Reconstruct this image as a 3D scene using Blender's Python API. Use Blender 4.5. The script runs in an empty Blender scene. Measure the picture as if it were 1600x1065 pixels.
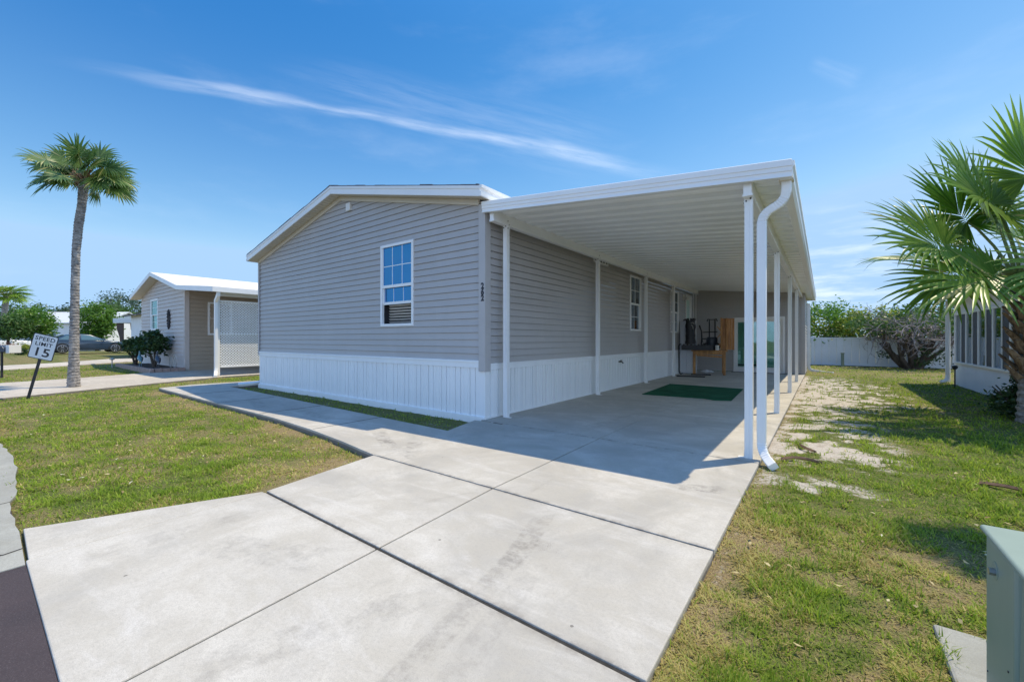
import bpy, bmesh, math, random
import numpy as np
from mathutils import Vector, Matrix

R = math.radians
PI = math.pi
random.seed(7)
RNG = np.random.default_rng(11)
sc = bpy.context.scene
COL = sc.collection

# ------------------------------------------------------------------ camera
EYE = 1.22
cam_d = bpy.data.cameras.new('camera')
cam_d.sensor_width = 36.0
cam_d.lens = 645.0 / 1600.0 * 36.0
cam_d.shift_y = -2.5 / 1600.0
cam_d.clip_start = 0.05
cam_d.clip_end = 2000.0
cam = bpy.data.objects.new('camera', cam_d)
COL.objects.link(cam)
YAW = math.atan(486.0 / 645.0)
cam.location = (0, 0, EYE)
cam.rotation_euler = (R(90), 0, YAW)
sc.camera = cam
FW = Vector((-math.sin(YAW), math.cos(YAW), 0))
RT = Vector((math.cos(YAW), math.sin(YAW), 0))

# ------------------------------------------------------------------ light
SUN = Vector((0.263, 0.37, 1.0)).normalized()       # towards the sun
EL = math.asin(SUN.z)
AZ = math.atan2(SUN.x, SUN.y)
sd = bpy.data.lights.new('sun', 'SUN')
sd.energy = 2.75
sd.angle = R(0.5)
sd.color = (1.0, 0.865, 0.64)
so = bpy.data.objects.new('sun', sd)
so.rotation_euler = SUN.to_track_quat('Z', 'Y').to_euler()
so.location = (10, 12, 40)
COL.objects.link(so)

sc.view_settings.view_transform = 'Standard'
sc.view_settings.look = 'None'
sc.view_settings.exposure = 0.82
sc.cycles.diffuse_bounces = 8
sc.cycles.max_bounces = 14
sc.view_settings.gamma = 1.0


def pix_dir(px, py):
    return (FW + RT * ((px - 800) / 645.0) + Vector((0, 0, 1)) * ((530 - py) / 645.0)).normalized()


def build_world():
    w = bpy.data.worlds.new('World')
    sc.world = w
    w.use_nodes = True
    nt = w.node_tree
    N, L = nt.nodes, nt.links
    N.clear()
    out = N.new('ShaderNodeOutputWorld')
    bg = N.new('ShaderNodeBackground')
    bg.inputs['Strength'].default_value = 0.15
    sky = N.new('ShaderNodeTexSky')
    sky.sky_type = 'NISHITA'
    sky.sun_disc = False
    sky.sun_elevation = EL
    sky.sun_rotation = AZ
    sky.air_density = 1.0
    sky.dust_density = 0.35
    sky.ozone_density = 2.5
    def vmath(op, a, b):
        n = N.new('ShaderNodeVectorMath')
        n.operation = op
        L.new(a, n.inputs[0])
        n.inputs[1].default_value = b if isinstance(b, tuple) else (b, b, b)
        return n.outputs[0]
    # a contrast curve on each colour of the sky: deeper blue overhead, pale horizon
    sp = N.new('ShaderNodeSeparateColor')
    L.new(vmath('MULTIPLY', sky.outputs[0], 0.191), sp.inputs[0])
    cb = N.new('ShaderNodeCombineColor')
    for i, (top, g, k) in enumerate(((0.48, 2.6, 9.4), (0.72, 1.36, 3.75), (1.1, 0.8, 3.45))):
        q = []
        for op, v in (('MINIMUM', top), ('POWER', g), ('MULTIPLY', k)):
            n = N.new('ShaderNodeMath')
            n.operation = op
            L.new(q[-1] if q else sp.outputs[i], n.inputs[0])
            n.inputs[1].default_value = v
            q.append(n.outputs[0])
        L.new(q[-1], cb.inputs[i])
    hs = N.new('ShaderNodeHueSaturation')
    hs.inputs['Saturation'].default_value = 1.0
    sz = N.new('ShaderNodeSeparateXYZ')
    L.new(N.new('ShaderNodeTexCoord').outputs['Generated'], sz.inputs[0])
    hi = N.new('ShaderNodeMapRange')                 # extra gain added to the sky above the view, to fill the shade
    hi.interpolation_type = 'SMOOTHSTEP'
    L.new(sz.outputs[2], hi.inputs['Value'])
    hi.inputs['From Min'].default_value = 0.58
    hi.inputs['From Max'].default_value = 0.95
    hi.inputs['To Min'].default_value = 1.0
    hi.inputs['To Max'].default_value = 1.7
    up = N.new('ShaderNodeVectorMath')
    up.operation = 'SCALE'
    L.new(cb.outputs[0], up.inputs[0])
    L.new(hi.outputs[0], up.inputs['Scale'])
    L.new(up.outputs[0], hs.inputs['Color'])

    geo = N.new('ShaderNodeTexCoord')
    D = geo.outputs['Generated']

    def math_n(op, a, b=None, c=None, clamp=False):
        n = N.new('ShaderNodeMath')
        n.operation = op
        n.use_clamp = clamp
        for i, x in enumerate((a, b, c)):
            if x is None:
                continue
            if isinstance(x, (int, float)):
                n.inputs[i].default_value = x
            else:
                L.new(x, n.inputs[i])
        return n.outputs[0]

    def dot(v):
        n = N.new('ShaderNodeVectorMath')
        n.operation = 'DOT_PRODUCT'
        L.new(D, n.inputs[0])
        n.inputs[1].default_value = tuple(v)
        return n.outputs['Value']

    def ramp(val, a, b):
        n = N.new('ShaderNodeMapRange')
        n.interpolation_type = 'SMOOTHSTEP'
        L.new(val, n.inputs['Value'])
        n.inputs['From Min'].default_value = a
        n.inputs['From Max'].default_value = b
        return n.outputs[0]

    def noise(vec, scale, detail=6, rough=0.6):
        n = N.new('ShaderNodeTexNoise')
        L.new(vec, n.inputs['Vector'])
        n.inputs['Scale'].default_value = scale
        n.inputs['Detail'].default_value = detail
        n.inputs['Roughness'].default_value = rough
        return n.outputs[0]

    def comb(a, b, c):
        n = N.new('ShaderNodeCombineXYZ')
        for i, x in enumerate((a, b, c)):
            if isinstance(x, (int, float)):
                n.inputs[i].default_value = x
            else:
                L.new(x, n.inputs[i])
        return n.outputs[0]

    total = None
    # long cirrus streaks across the sky (direction, other end, half width, bow, amount)
    for (p, q, wid, bow, amt, seed) in (((110, 98), (1075, 276), 0.0105, 0.003, 0.27, 1.0),
                                        ((420, 110), (980, 250), 0.05, 0.0, 0.09, 5.0),
                                        ((1265, 95), (1345, 128), 0.012, 0.0, 0.07, 9.0)):
        a, b = pix_dir(*p), pix_dir(*q)
        n = a.cross(b).normalized()
        t = (b - a).normalized()
        mid = (a + b).normalized()
        half = (b - a).length / 2
        s = dot(t)                                  # along the streak
        off = mid.dot(t)
        s = math_n('SUBTRACT', s, off)
        h = dot(n)
        sv = comb(math_n('MULTIPLY', s, 3.0), math_n('MULTIPLY', h, 16.0), seed)
        wob = math_n('MULTIPLY', math_n('SUBTRACT', noise(sv, 1.0, 3, 0.5), 0.5), 0.05)
        s2 = math_n('DIVIDE', s, half)
        bown = math_n('MULTIPLY', math_n('SUBTRACT', 1.0, math_n('MULTIPLY', s2, s2)), bow)
        hh = math_n('ADD', math_n('ADD', h, wob), bown)
        # widens towards the far end
        wgrow = math_n('MULTIPLY', math_n('ADD', 1.0, math_n('MULTIPLY', s2, 0.45)), wid)
        band = math_n('DIVIDE', math_n('ABSOLUTE', hh), wgrow)
        prof = math_n('SUBTRACT', 1.0, ramp(band, 0.0, 1.6))
        fine = ramp(noise(comb(math_n('MULTIPLY', s, 6.0), math_n('MULTIPLY', h, 60.0), seed), 1.0, 8, 0.65), 0.22, 0.72)
        ends = math_n('SUBTRACT', 1.0, ramp(math_n('ABSOLUTE', s2), 0.55, 1.08))
        front = ramp(dot(mid), 0.2, 0.4)
        m = math_n('MULTIPLY', math_n('MULTIPLY', prof, fine), math_n('MULTIPLY', ends, front))
        m = math_n('MULTIPLY', m, amt)
        total = m if total is None else math_n('ADD', total, m, clamp=True)
    # thin veil and a few soft clouds low in the sky
    sep = N.new('ShaderNodeSeparateXYZ')
    L.new(D, sep.inputs[0])
    low = math_n('SUBTRACT', 1.0, ramp(sep.outputs[2], 0.03, 0.32))
    cl = pix_dir(1330, 410)
    near = ramp(dot(cl), 0.955, 0.998)
    sv = comb(math_n('MULTIPLY', dot(RT), 5.0), math_n('MULTIPLY', sep.outputs[2], 22.0), dot(FW))
    puff = ramp(noise(sv, 1.3, 8, 0.6), 0.42, 0.78)
    m = math_n('MULTIPLY', math_n('MULTIPLY', puff, low), math_n('MULTIPLY', near, 0.75))
    total = math_n('ADD', total, m, clamp=True)
    # faint overall wisps
    sv = comb(math_n('MULTIPLY', dot(RT), 1.5), math_n('MULTIPLY', sep.outputs[2], 5.0), math_n('MULTIPLY', dot(FW), 1.5))
    wisps = math_n('MULTIPLY', ramp(noise(sv, 1.6, 7, 0.6), 0.5, 0.85), 0.10)
    total = math_n('ADD', total, wisps, clamp=True)

    veil = math_n('MULTIPLY', math_n('SUBTRACT', 1.0, ramp(sep.outputs[2], 0.15, 0.60)), 0.075)
    total = math_n('ADD', total, veil, clamp=True)
    mix = N.new('ShaderNodeMix')
    mix.data_type = 'RGBA'
    L.new(total, mix.inputs[0])
    L.new(hs.outputs[0], mix.inputs[6])
    mix.inputs[7].default_value = (5.1, 5.3, 5.6, 1)
    # unseen clouds added behind the viewer to lift the light on shaded walls
    sv = comb(math_n('MULTIPLY', dot(RT), 2.2), math_n('MULTIPLY', dot(FW), 2.2), math_n('MULTIPLY', sep.outputs[2], 3.4))
    fill_clouds = math_n('MULTIPLY', ramp(noise(sv, 1.5, 8, 0.58), 0.36, 0.56), math_n('MULTIPLY', math_n('SUBTRACT', 1.0, ramp(dot(FW), -0.30, 0.02)), math_n('SUBTRACT', 1.0, ramp(sep.outputs[2], 0.35, 0.72))))
    mix2 = N.new('ShaderNodeMix')
    mix2.data_type = 'RGBA'
    L.new(fill_clouds, mix2.inputs[0])
    L.new(mix.outputs[2], mix2.inputs[6])
    mix2.inputs[7].default_value = (4.3, 5.7, 8.2, 1)
    L.new(mix2.outputs[2], bg.inputs['Color'])
    L.new(bg.outputs[0], out.inputs['Surface'])


build_world()

# ------------------------------------------------------------------ materials


class NT:
    def __init__(self, name):
        self.m = bpy.data.materials.new(name)
        self.m.use_nodes = True
        self.t = self.m.node_tree
        self.N, self.L = self.t.nodes, self.t.links
        self.b = self.N['Principled BSDF']
        self.out = self.N['Material Output']
        self.tc = self.N.new('ShaderNodeTexCoord').outputs['Object']

    def set(self, **k):
        for a, v in k.items():
            self.b.inputs[a.replace('_', ' ')].default_value = v

    def link(self, a, b):
        self.L.new(a, b)

    def noise(self, scale, detail=4, rough=0.6, vec=None, dist=0.0):
        n = self.N.new('ShaderNodeTexNoise')
        n.inputs['Scale'].default_value = scale
        n.inputs['Detail'].default_value = detail
        n.inputs['Roughness'].default_value = rough
        n.inputs['Distortion'].default_value = dist
        self.link(self.tc if vec is None else vec, n.inputs['Vector'])
        return n.outputs[0]

    def math(self, op, a, b=None, clamp=False):
        n = self.N.new('ShaderNodeMath')
        n.operation = op
        n.use_clamp = clamp
        for i, x in enumerate((a, b)):
            if x is None:
                continue
            if isinstance(x, (int, float)):
                n.inputs[i].default_value = x
            else:
                self.link(x, n.inputs[i])
        return n.outputs[0]

    def ramp(self, v, a, b, lo=0.0, hi=1.0):
        n = self.N.new('ShaderNodeMapRange')
        n.interpolation_type = 'SMOOTHSTEP'
        self.link(v, n.inputs['Value'])
        n.inputs['From Min'].default_value = a
        n.inputs['From Max'].default_value = b
        n.inputs['To Min'].default_value = lo
        n.inputs['To Max'].default_value = hi
        return n.outputs[0]

    def mix(self, f, a, b):
        n = self.N.new('ShaderNodeMix')
        n.data_type = 'RGBA'
        if isinstance(f, (int, float)):
            n.inputs[0].default_value = f
        else:
            self.link(f, n.inputs[0])
        for i, x in ((6, a), (7, b)):
            if isinstance(x, tuple):
                n.inputs[i].default_value = (*x, 1) if len(x) == 3 else x
            else:
                self.link(x, n.inputs[i])
        return n.outputs[2]

    def scalevec(self, sx, sy, sz):
        n = self.N.new('ShaderNodeMapping')
        n.inputs['Scale'].default_value = (sx, sy, sz)
        self.link(self.tc, n.inputs['Vector'])
        return n.outputs[0]

    def attr(self, name):
        n = self.N.new('ShaderNodeAttribute')
        n.attribute_name = name
        return n.outputs['Fac']

    def color(self, c):
        if isinstance(c, tuple):
            self.b.inputs['Base Color'].default_value = (*c, 1)
        else:
            self.link(c, self.b.inputs['Base Color'])

    def bump(self, h, strength=0.3, dist=0.01):
        n = self.N.new('ShaderNodeBump')
        n.inputs['Strength'].default_value = strength
        n.inputs['Distance'].default_value = dist
        self.link(h, n.inputs['Height'])
        self.link(n.outputs[0], self.b.inputs['Normal'])


def sc3(c, k):
    return tuple(min(1.0, x * k) for x in c)


def pmat(name, col, rough=0.5, var=0.08, vscale=1.2, spec=0.5, metal=0.0, bump=0.0, bscale=60, coat=0.0, streak=None):
    n = NT(name)
    n.set(Roughness=rough, Metallic=metal)
    n.b.inputs['Specular IOR Level'].default_value = spec
    if coat:
        n.b.inputs['Coat Weight'].default_value = coat
        n.b.inputs['Coat Roughness'].default_value = 0.05
    if var:
        f = n.ramp(n.noise(vscale, 6, 0.65), 0.3, 0.7)
        if streak:
            g = n.ramp(n.noise(1.0, 5, 0.6, n.scalevec(*streak)), 0.35, 0.75)
            f = n.math('MULTIPLY', n.math('ADD', f, g), 0.5)
        n.color(n.mix(f, sc3(col, 1 - var), sc3(col, 1 + var)))
    else:
        n.color(col)
    if bump:
        n.bump(n.noise(bscale, 4, 0.6), bump, 0.004)
    return n.m


def leafmat(name, a, b, c=None, trans=0.35, rough=0.45):
    n = NT(name)
    v = n.attr('v')
    col = n.mix(n.ramp(v, 0.0, 0.75), a, b)
    if c:
        col = n.mix(n.ramp(v, 0.86, 0.97), col, c)
    n.color(col)
    n.set(Roughness=rough)
    n.b.inputs['Specular IOR Level'].default_value = 0.4
    tr = n.N.new('ShaderNodeBsdfTranslucent')
    hs = n.N.new('ShaderNodeHueSaturation')
    hs.inputs['Value'].default_value = 1.7
    hs.inputs['Saturation'].default_value = 1.1
    n.link(col, hs.inputs['Color'])
    n.link(hs.outputs[0], tr.inputs['Color'])
    mx = n.N.new('ShaderNodeMixShader')
    mx.inputs[0].default_value = trans
    n.link(n.b.outputs[0], mx.inputs[1])
    n.link(tr.outputs[0], mx.inputs[2])
    n.link(mx.outputs[0], n.out.inputs['Surface'])
    return n.m


def glassmat(name, refl=0.3, tint=(0.75, 0.88, 0.95), gl=(0.9, 0.95, 1.0)):
    n = NT(name)
    tr = n.N.new('ShaderNodeBsdfTransparent')
    tr.inputs[0].default_value = (*tint, 1)
    gs = n.N.new('ShaderNodeBsdfGlossy')
    gs.inputs['Color'].default_value = (*gl, 1)
    gs.inputs['Roughness'].default_value = 0.02
    nz = n.noise(1.5, 2, 0.5)
    bp = n.N.new('ShaderNodeBump')
    bp.inputs['Strength'].default_value = 0.12
    bp.inputs['Distance'].default_value = 0.02
    n.link(nz, bp.inputs['Height'])
    n.link(bp.outputs[0], gs.inputs['Normal'])
    lw = n.N.new('ShaderNodeLayerWeight')
    lw.inputs[0].default_value = 0.35
    f = n.math('ADD', n.math('MULTIPLY', lw.outputs['Fresnel'], 0.7), refl, clamp=True)
    mx = n.N.new('ShaderNodeMixShader')
    n.link(f, mx.inputs[0])
    n.link(tr.outputs[0], mx.inputs[1])
    n.link(gs.outputs[0], mx.inputs[2])
    n.link(mx.outputs[0], n.out.inputs['Surface'])
    n.N.remove(n.b)
    return n.m


def concrete(name, base, marks=False, stain=0.22):
    n = NT(name)
    big = n.ramp(n.noise(0.7, 8, 0.68, dist=0.8), 0.38, 0.64)
    mid = n.ramp(n.noise(3.4, 9, 0.72, dist=0.5), 0.36, 0.66)
    fine = n.noise(240, 3, 0.7)
    grit = n.noise(60, 6, 0.75)
    c = n.mix(big, sc3(base, 1 - stain), sc3(base, 1.06))
    c = n.mix(n.math('MULTIPLY', mid, 0.72), c, sc3((base[0], base[1] * 0.975, base[2] * 0.92), 0.80))
    sweep = n.ramp(n.noise(2.0, 8, 0.7, n.scalevec(0.5, 1.9, 1), dist=0.6), 0.50, 0.74)
    c = n.mix(n.math('MULTIPLY', sweep, 0.55), c, sc3((base[0], base[1] * 1.02, base[2] * 1.08), 1.22))
    blot = n.ramp(n.noise(1.3, 9, 0.74, n.scalevec(1.0, 0.45, 1), dist=1.2), 0.56, 0.76)
    c = n.mix(n.math('MULTIPLY', blot, 0.78), c, sc3((base[0], base[1] * 0.985, base[2] * 0.95), 0.56))
    c = n.mix(n.ramp(grit, 0.42, 0.70, 0.0, 0.45), c, sc3(base, 0.60))
    c = n.mix(n.ramp(fine, 0.35, 0.72, 0.0, 0.50), c, sc3(base, 0.55))
    spots = n.N.new('ShaderNodeTexVoronoi')
    spots.inputs['Scale'].default_value = 5.0
    n.link(n.tc, spots.inputs['Vector'])
    sp = n.math('LESS_THAN', spots.outputs['Distance'], 0.045)
    keep = n.math('GREATER_THAN', n.noise(2.2, 2, 0.5), 0.56)
    c = n.mix(n.math('MULTIPLY', n.math('MULTIPLY', sp, keep), 0.6), c, (0.06, 0.055, 0.05))
    if marks:
        # dirt the tyres left behind: chevron tread inside soft bands
        sx = n.N.new('ShaderNodeSeparateXYZ')
        n.link(n.tc, sx.inputs[0])
        # grime along the joints
        for ch, off in ((1, 1.457), (1, 2.611), (1, 4.705)):
            dd = n.math('ABSOLUTE', n.math('SUBTRACT', sx.outputs[ch], off))
            m = n.math('MULTIPLY', n.math('SUBTRACT', 1.0, n.ramp(dd, 0.0, 0.06)), n.ramp(n.noise(11.0, 6, 0.75), 0.40, 0.62))
            c = n.mix(n.math('MULTIPLY', m, 0.55), c, (0.16, 0.14, 0.12))
        for (ax, ay, bx, by, w, k, tread) in ((-1.42, 2.05, -1.18, 0.75, 0.07, 0.50, 0), (-1.24, 1.9, -0.95, 0.45, 0.07, 0.30, 0), (-1.18, 0.85, -1.22, 0.3, 0.06, 0.5, 0),
                                              (-1.55, 2.45, -1.35, 1.75, 0.08, 0.5, 0), (-1.62, 2.16, -1.16, 2.02, 0.045, 0.42, 90),
                                              (-1.33, 1.92, -1.32, 2.22, 0.045, 0.50, 90), (-1.54, 1.98, -1.30, 2.10, 0.045, 0.45, 90), (-2.42, 2.10, -2.30, 2.22, 0.045, 0.42, 90),
                                              (-4.7, 3.3, -4.0, 2.95, 0.10, 0.75, 0), (-3.9, 3.25, -3.5, 2.9, 0.10, 0.6, 0), (-4.3, 3.1, -3.3, 2.75, 0.06, 0.5, 0),
                                              (-0.98, 3.55, -0.62, 3.72, 0.10, 0.85, 0), (-9.5, 3.6, -8.0, 3.2, 0.12, 0.55, 0), (-7.2, 3.5, -6.0, 3.35, 0.10, 0.5, 0), (-2.9, 0.9, -2.2, 1.2, 0.14, 0.4, 0),
                                              (-1.85, 0.5, -1.5, 1.35, 0.10, 0.4, 0), (-3.3, 0.4, -3.2, 1.2, 0.10, 0.35, 0), (-2.6, 5.2, -2.4, 6.6, 0.12, 0.4, 0)):
            dx, dy = bx - ax, by - ay
            ln = math.hypot(dx, dy)
            dx, dy = dx / ln, dy / ln
            px = n.math('SUBTRACT', sx.outputs[0], ax)
            py = n.math('SUBTRACT', sx.outputs[1], ay)
            s = n.math('ADD', n.math('MULTIPLY', px, dx), n.math('MULTIPLY', py, dy))
            h = n.math('ABSOLUTE', n.math('SUBTRACT', n.math('MULTIPLY', px, -dy), n.math('MULTIPLY', py, -dx)))
            m = n.math('MULTIPLY', n.math('SUBTRACT', 1.0, n.ramp(h, w * 0.75, w)),
                       n.math('MULTIPLY', n.ramp(s, -0.03, 0.06), n.math('SUBTRACT', 1.0, n.ramp(s, ln - 0.12, ln + 0.05))))
            if tread:
                ph = n.math('ADD', n.math('MULTIPLY', s, tread * 5.0), n.math('MULTIPLY', n.math('ADD', h, n.math('MULTIPLY', n.noise(14.0, 3, 0.6), 0.05)), tread * 4.0))
                m = n.math('MULTIPLY', m, n.ramp(n.math('SINE', ph), -0.2, 0.5))
            m = n.math('MULTIPLY', m, n.ramp(n.noise(9.0, 6, 0.75), 0.40, 0.66))
            c = n.mix(n.math('MULTIPLY', m, k * 0.6), c, (0.12, 0.11, 0.10))
    # slabs turn darker and browner just below their top level
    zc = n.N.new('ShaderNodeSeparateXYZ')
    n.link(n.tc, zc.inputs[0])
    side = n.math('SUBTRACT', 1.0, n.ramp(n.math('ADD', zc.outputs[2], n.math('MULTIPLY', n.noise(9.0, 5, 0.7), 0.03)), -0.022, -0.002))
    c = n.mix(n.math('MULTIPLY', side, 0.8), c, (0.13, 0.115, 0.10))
    n.color(c)
    n.set(Roughness=0.88)
    n.b.inputs['Specular IOR Level'].default_value = 0.3
    hgt = n.math('ADD', n.math('MULTIPLY', fine, 0.6), n.math('MULTIPLY', n.noise(40, 5, 0.7), 0.6))
    n.bump(hgt, 0.25, 0.004)
    return n.m


def asphalt(name):
    n = NT(name)
    big = n.ramp(n.noise(1.2, 6, 0.6), 0.3, 0.7)
    c = n.mix(big, (0.038, 0.029, 0.033), (0.058, 0.042, 0.045))
    red = n.ramp(n.noise(0.9, 4, 0.6, n.scalevec(1.4, 0.7, 1)), 0.55, 0.75)
    c = n.mix(n.math('MULTIPLY', red, 0.5), c, (0.12, 0.05, 0.055))
    f = n.noise(180, 3, 0.7)
    c = n.mix(n.ramp(f, 0.48, 0.72, 0, 0.6), c, (0.13, 0.11, 0.115))
    c = n.mix(n.ramp(n.noise(90, 4, 0.8), 0.56, 0.7, 0, 0.8), c, (0.02, 0.018, 0.02))
    n.color(c)
    n.set(Roughness=0.9)
    n.bump(f, 0.5, 0.006)
    return n.m


def soilmat(name):
    n = NT(name)
    cover, dry = n.attr('cover'), n.attr('dry')
    fine = n.noise(28, 6, 0.7)
    vf = n.noise(130, 4, 0.7)
    sand = n.mix(n.ramp(vf, 0.3, 0.7), (0.36, 0.32, 0.27), (0.64, 0.60, 0.55))
    sand = n.mix(n.ramp(n.noise(9, 6, 0.7), 0.5, 0.72, 0, 0.55), sand, (0.20, 0.15, 0.10))
    thatch = n.mix(n.ramp(vf, 0.35, 0.65), (0.12, 0.086, 0.045), (0.38, 0.295, 0.155))
    green = n.mix(n.ramp(vf, 0.35, 0.65), (0.035, 0.058, 0.010), (0.12, 0.175, 0.032))
    turf = n.mix(dry, green, thatch)
    turf = n.mix(n.ramp(fine, 0.45, 0.65, 0, 0.5), turf, thatch)
    f = n.math('ADD', cover, n.math('MULTIPLY', n.math('SUBTRACT', fine, 0.5), 1.2))
    n.color(n.mix(n.ramp(f, 0.22, 0.55), sand, turf))
    n.set(Roughness=0.95)
    n.b.inputs['Specular IOR Level'].default_value = 0.15
    n.bump(n.math('ADD', fine, n.math('MULTIPLY', vf, 0.5)), 0.8, 0.02)
    return n.m


def grassmat(name):
    n = NT(name)
    v, dry, tip = n.attr('v'), n.attr('dry'), n.attr('tip')
    g = n.mix(v, (0.110, 0.205, 0.010), (0.275, 0.395, 0.034))
    d = n.mix(v, (0.36, 0.28, 0.105), (0.58, 0.48, 0.215))
    c = n.mix(dry, g, d)
    n.color(c)
    n.set(Roughness=0.6)
    n.b.inputs['Specular IOR Level'].default_value = 0.18
    tr = n.N.new('ShaderNodeBsdfTranslucent')
    hs = n.N.new('ShaderNodeHueSaturation')
    hs.inputs['Value'].default_value = 1.5
    n.link(c, hs.inputs['Color'])
    n.link(hs.outputs[0], tr.inputs['Color'])
    mx = n.N.new('ShaderNodeMixShader')
    mx.inputs[0].default_value = 0.4
    n.link(n.b.outputs[0], mx.inputs[1])
    n.link(tr.outputs[0], mx.inputs[2])
    n.link(mx.outputs[0], n.out.inputs['Surface'])
    return n.m


def barkmat(name, a, b, scale=(6, 6, 22), bump=0.8):
    n = NT(name)
    f = n.noise(1.0, 6, 0.7, n.scalevec(*scale), dist=0.5)
    g = n.noise(3.0, 5, 0.6)
    c = n.mix(n.ramp(f, 0.32, 0.66), a, b)
    c = n.mix(n.ramp(g, 0.5, 0.75, 0, 0.5), c, sc3(b, 1.25))
    n.color(c)
    n.set(Roughness=0.92)
    n.b.inputs['Specular IOR Level'].default_value = 0.2
    n.bump(f, bump, 0.03)
    return n.m


def woodmat(name, a, b, sc_=(3, 3, 30)):
    n = NT(name)
    f = n.noise(1.0, 6, 0.65, n.scalevec(*sc_), dist=0.8)
    n.color(n.mix(n.ramp(f, 0.3, 0.7), a, b))
    n.set(Roughness=0.7)
    n.bump(f, 0.25, 0.004)
    return n.m


M = {}
def sidingmat(name, col):
    n = NT(name)
    n.set(Roughness=0.45)
    sx = n.N.new('ShaderNodeSeparateXYZ')
    n.link(n.tc, sx.inputs[0])
    cb = n.N.new('ShaderNodeCombineXYZ')
    n.link(n.math('ADD', sx.outputs[0], sx.outputs[1]), cb.inputs[0])
    n.link(n.math('SUBTRACT', sx.outputs[2], 0.01), cb.inputs[1])
    br = n.N.new('ShaderNodeTexBrick')
    n.link(cb.outputs[0], br.inputs['Vector'])
    br.offset = 0.37
    br.inputs['Color1'].default_value = (0.0, 0.0, 0.0, 1)
    br.inputs['Color2'].default_value = (1, 1, 1, 1)
    br.inputs['Mortar'].default_value = (0.2, 0.2, 0.2, 1)
    br.inputs['Scale'].default_value = 1.0
    br.inputs['Mortar Size'].default_value = 0.0
    br.inputs['Brick Width'].default_value = 2.9
    br.inputs['Row Height'].default_value = 0.22
    f = n.ramp(n.noise(1.2, 6, 0.7), 0.3, 0.7)
    g = n.ramp(n.noise(1.0, 5, 0.6, n.scalevec(5, 5, 0.5)), 0.3, 0.75)
    k = n.math('ADD', n.math('MULTIPLY', br.outputs['Color'], 0.38), n.math('ADD', n.math('MULTIPLY', f, 0.36), n.math('MULTIPLY', g, 0.26)))
    n.color(n.mix(k, sc3(col, 0.93), sc3(col, 1.07)))
    n.bump(n.math('ADD', n.noise(1.7, 3, 0.5), n.math('MULTIPLY', n.noise(120, 3, 0.6, n.scalevec(0.2, 0.2, 1)), 0.02)), 0.25, 0.03)
    return n.m


M['siding'] = sidingmat('vinyl_siding_grey', (0.440, 0.418, 0.405))
M['trim_grey'] = pmat('vinyl_trim_grey', (0.455, 0.432, 0.42), 0.45, 0.04)
M['skirt'] = pmat('white_vinyl_skirting', (0.85, 0.86, 0.86), 0.38, 0.04, 1.0, 0.5, streak=(8, 8, 0.5))
M['white'] = pmat('white_painted_aluminium', (0.82, 0.82, 0.81), 0.32, 0.03, 1.5)
M['pan'] = pmat('white_aluminium_pan', (0.88, 0.90, 0.91), 0.20, 0.04, 0.9, 0.6)
M['fascia'] = pmat('white_fascia', (0.84, 0.84, 0.83), 0.35, 0.03)
M['soffit'] = pmat('cream_soffit', (0.66, 0.60, 0.50), 0.55, 0.05)
M['shingle'] = pmat('shingle', (0.13, 0.13, 0.15), 0.9, 0.25, 9, bump=0.5)
M['vinylwhite'] = pmat('white_vinyl', (0.84, 0.84, 0.83), 0.35, 0.02)
M['glass_blue'] = glassmat('window_glass_blue', 0.34, (0.20, 0.45, 0.85), (0.16, 0.55, 1.0))
M['glass'] = glassmat('window_glass', 0.16, (0.55, 0.66, 0.72))
M['glass_green'] = glassmat('window_glass_green', 0.10, (0.72, 0.88, 0.84), (0.8, 0.95, 0.92))
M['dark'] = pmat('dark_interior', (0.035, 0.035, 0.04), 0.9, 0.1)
M['blind'] = pmat('blind_slat', (0.72, 0.71, 0.68), 0.5, 0.03)
M['curtain'] = pmat('curtain', (0.62, 0.65, 0.66), 0.9, 0.1, 6, streak=(20, 20, 0.5))
M['darkblind'] = pmat('dark_screen', (0.045, 0.05, 0.065), 0.6, 0.2, 8)
M['frosted'] = pmat('pale_green_drape', (0.62, 0.80, 0.76), 0.5, 0.12, 3, streak=(14, 14, 0.6))
M['black'] = pmat('black_paint', (0.016, 0.016, 0.018), 0.45, 0.2)
M['rubber'] = pmat('black_rubber', (0.02, 0.02, 0.02), 0.8, 0.2)
M['screw'] = pmat('screw_dark', (0.06, 0.05, 0.05), 0.5, 0)
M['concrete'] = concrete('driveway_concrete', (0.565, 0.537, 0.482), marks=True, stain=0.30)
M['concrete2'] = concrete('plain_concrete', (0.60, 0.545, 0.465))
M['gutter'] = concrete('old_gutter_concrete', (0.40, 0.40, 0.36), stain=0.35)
M['joint'] = pmat('joint_filler', (0.03, 0.028, 0.025), 0.95, 0.3, 20)
M['asphalt'] = asphalt('asphalt')
M['soil'] = soilmat('soil')
M['grass'] = grassmat('grass_blades')
M['mulch'] = pmat('mulch', (0.05, 0.03, 0.022), 0.95, 0.5, 25, bump=1.0, bscale=40)
M['palmleaf'] = leafmat('palm_leaf', (0.065, 0.145, 0.018), (0.19, 0.30, 0.050), (0.36, 0.34, 0.13), 0.36, 0.34)
M['palmleaf_dark'] = leafmat('tall_palm_leaf', (0.040, 0.095, 0.024), (0.13, 0.21, 0.055), (0.34, 0.36, 0.14), 0.30, 0.35)
M['petiole'] = pmat('petiole', (0.20, 0.25, 0.09), 0.45, 0.15)
M['leaf_bright'] = leafmat('leaf_bright', (0.045, 0.115, 0.016), (0.12, 0.23, 0.035), None, 0.35)
M['leaf_mid'] = leafmat('leaf_mid', (0.030, 0.075, 0.018), (0.085, 0.155, 0.038), None, 0.3)
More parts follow.
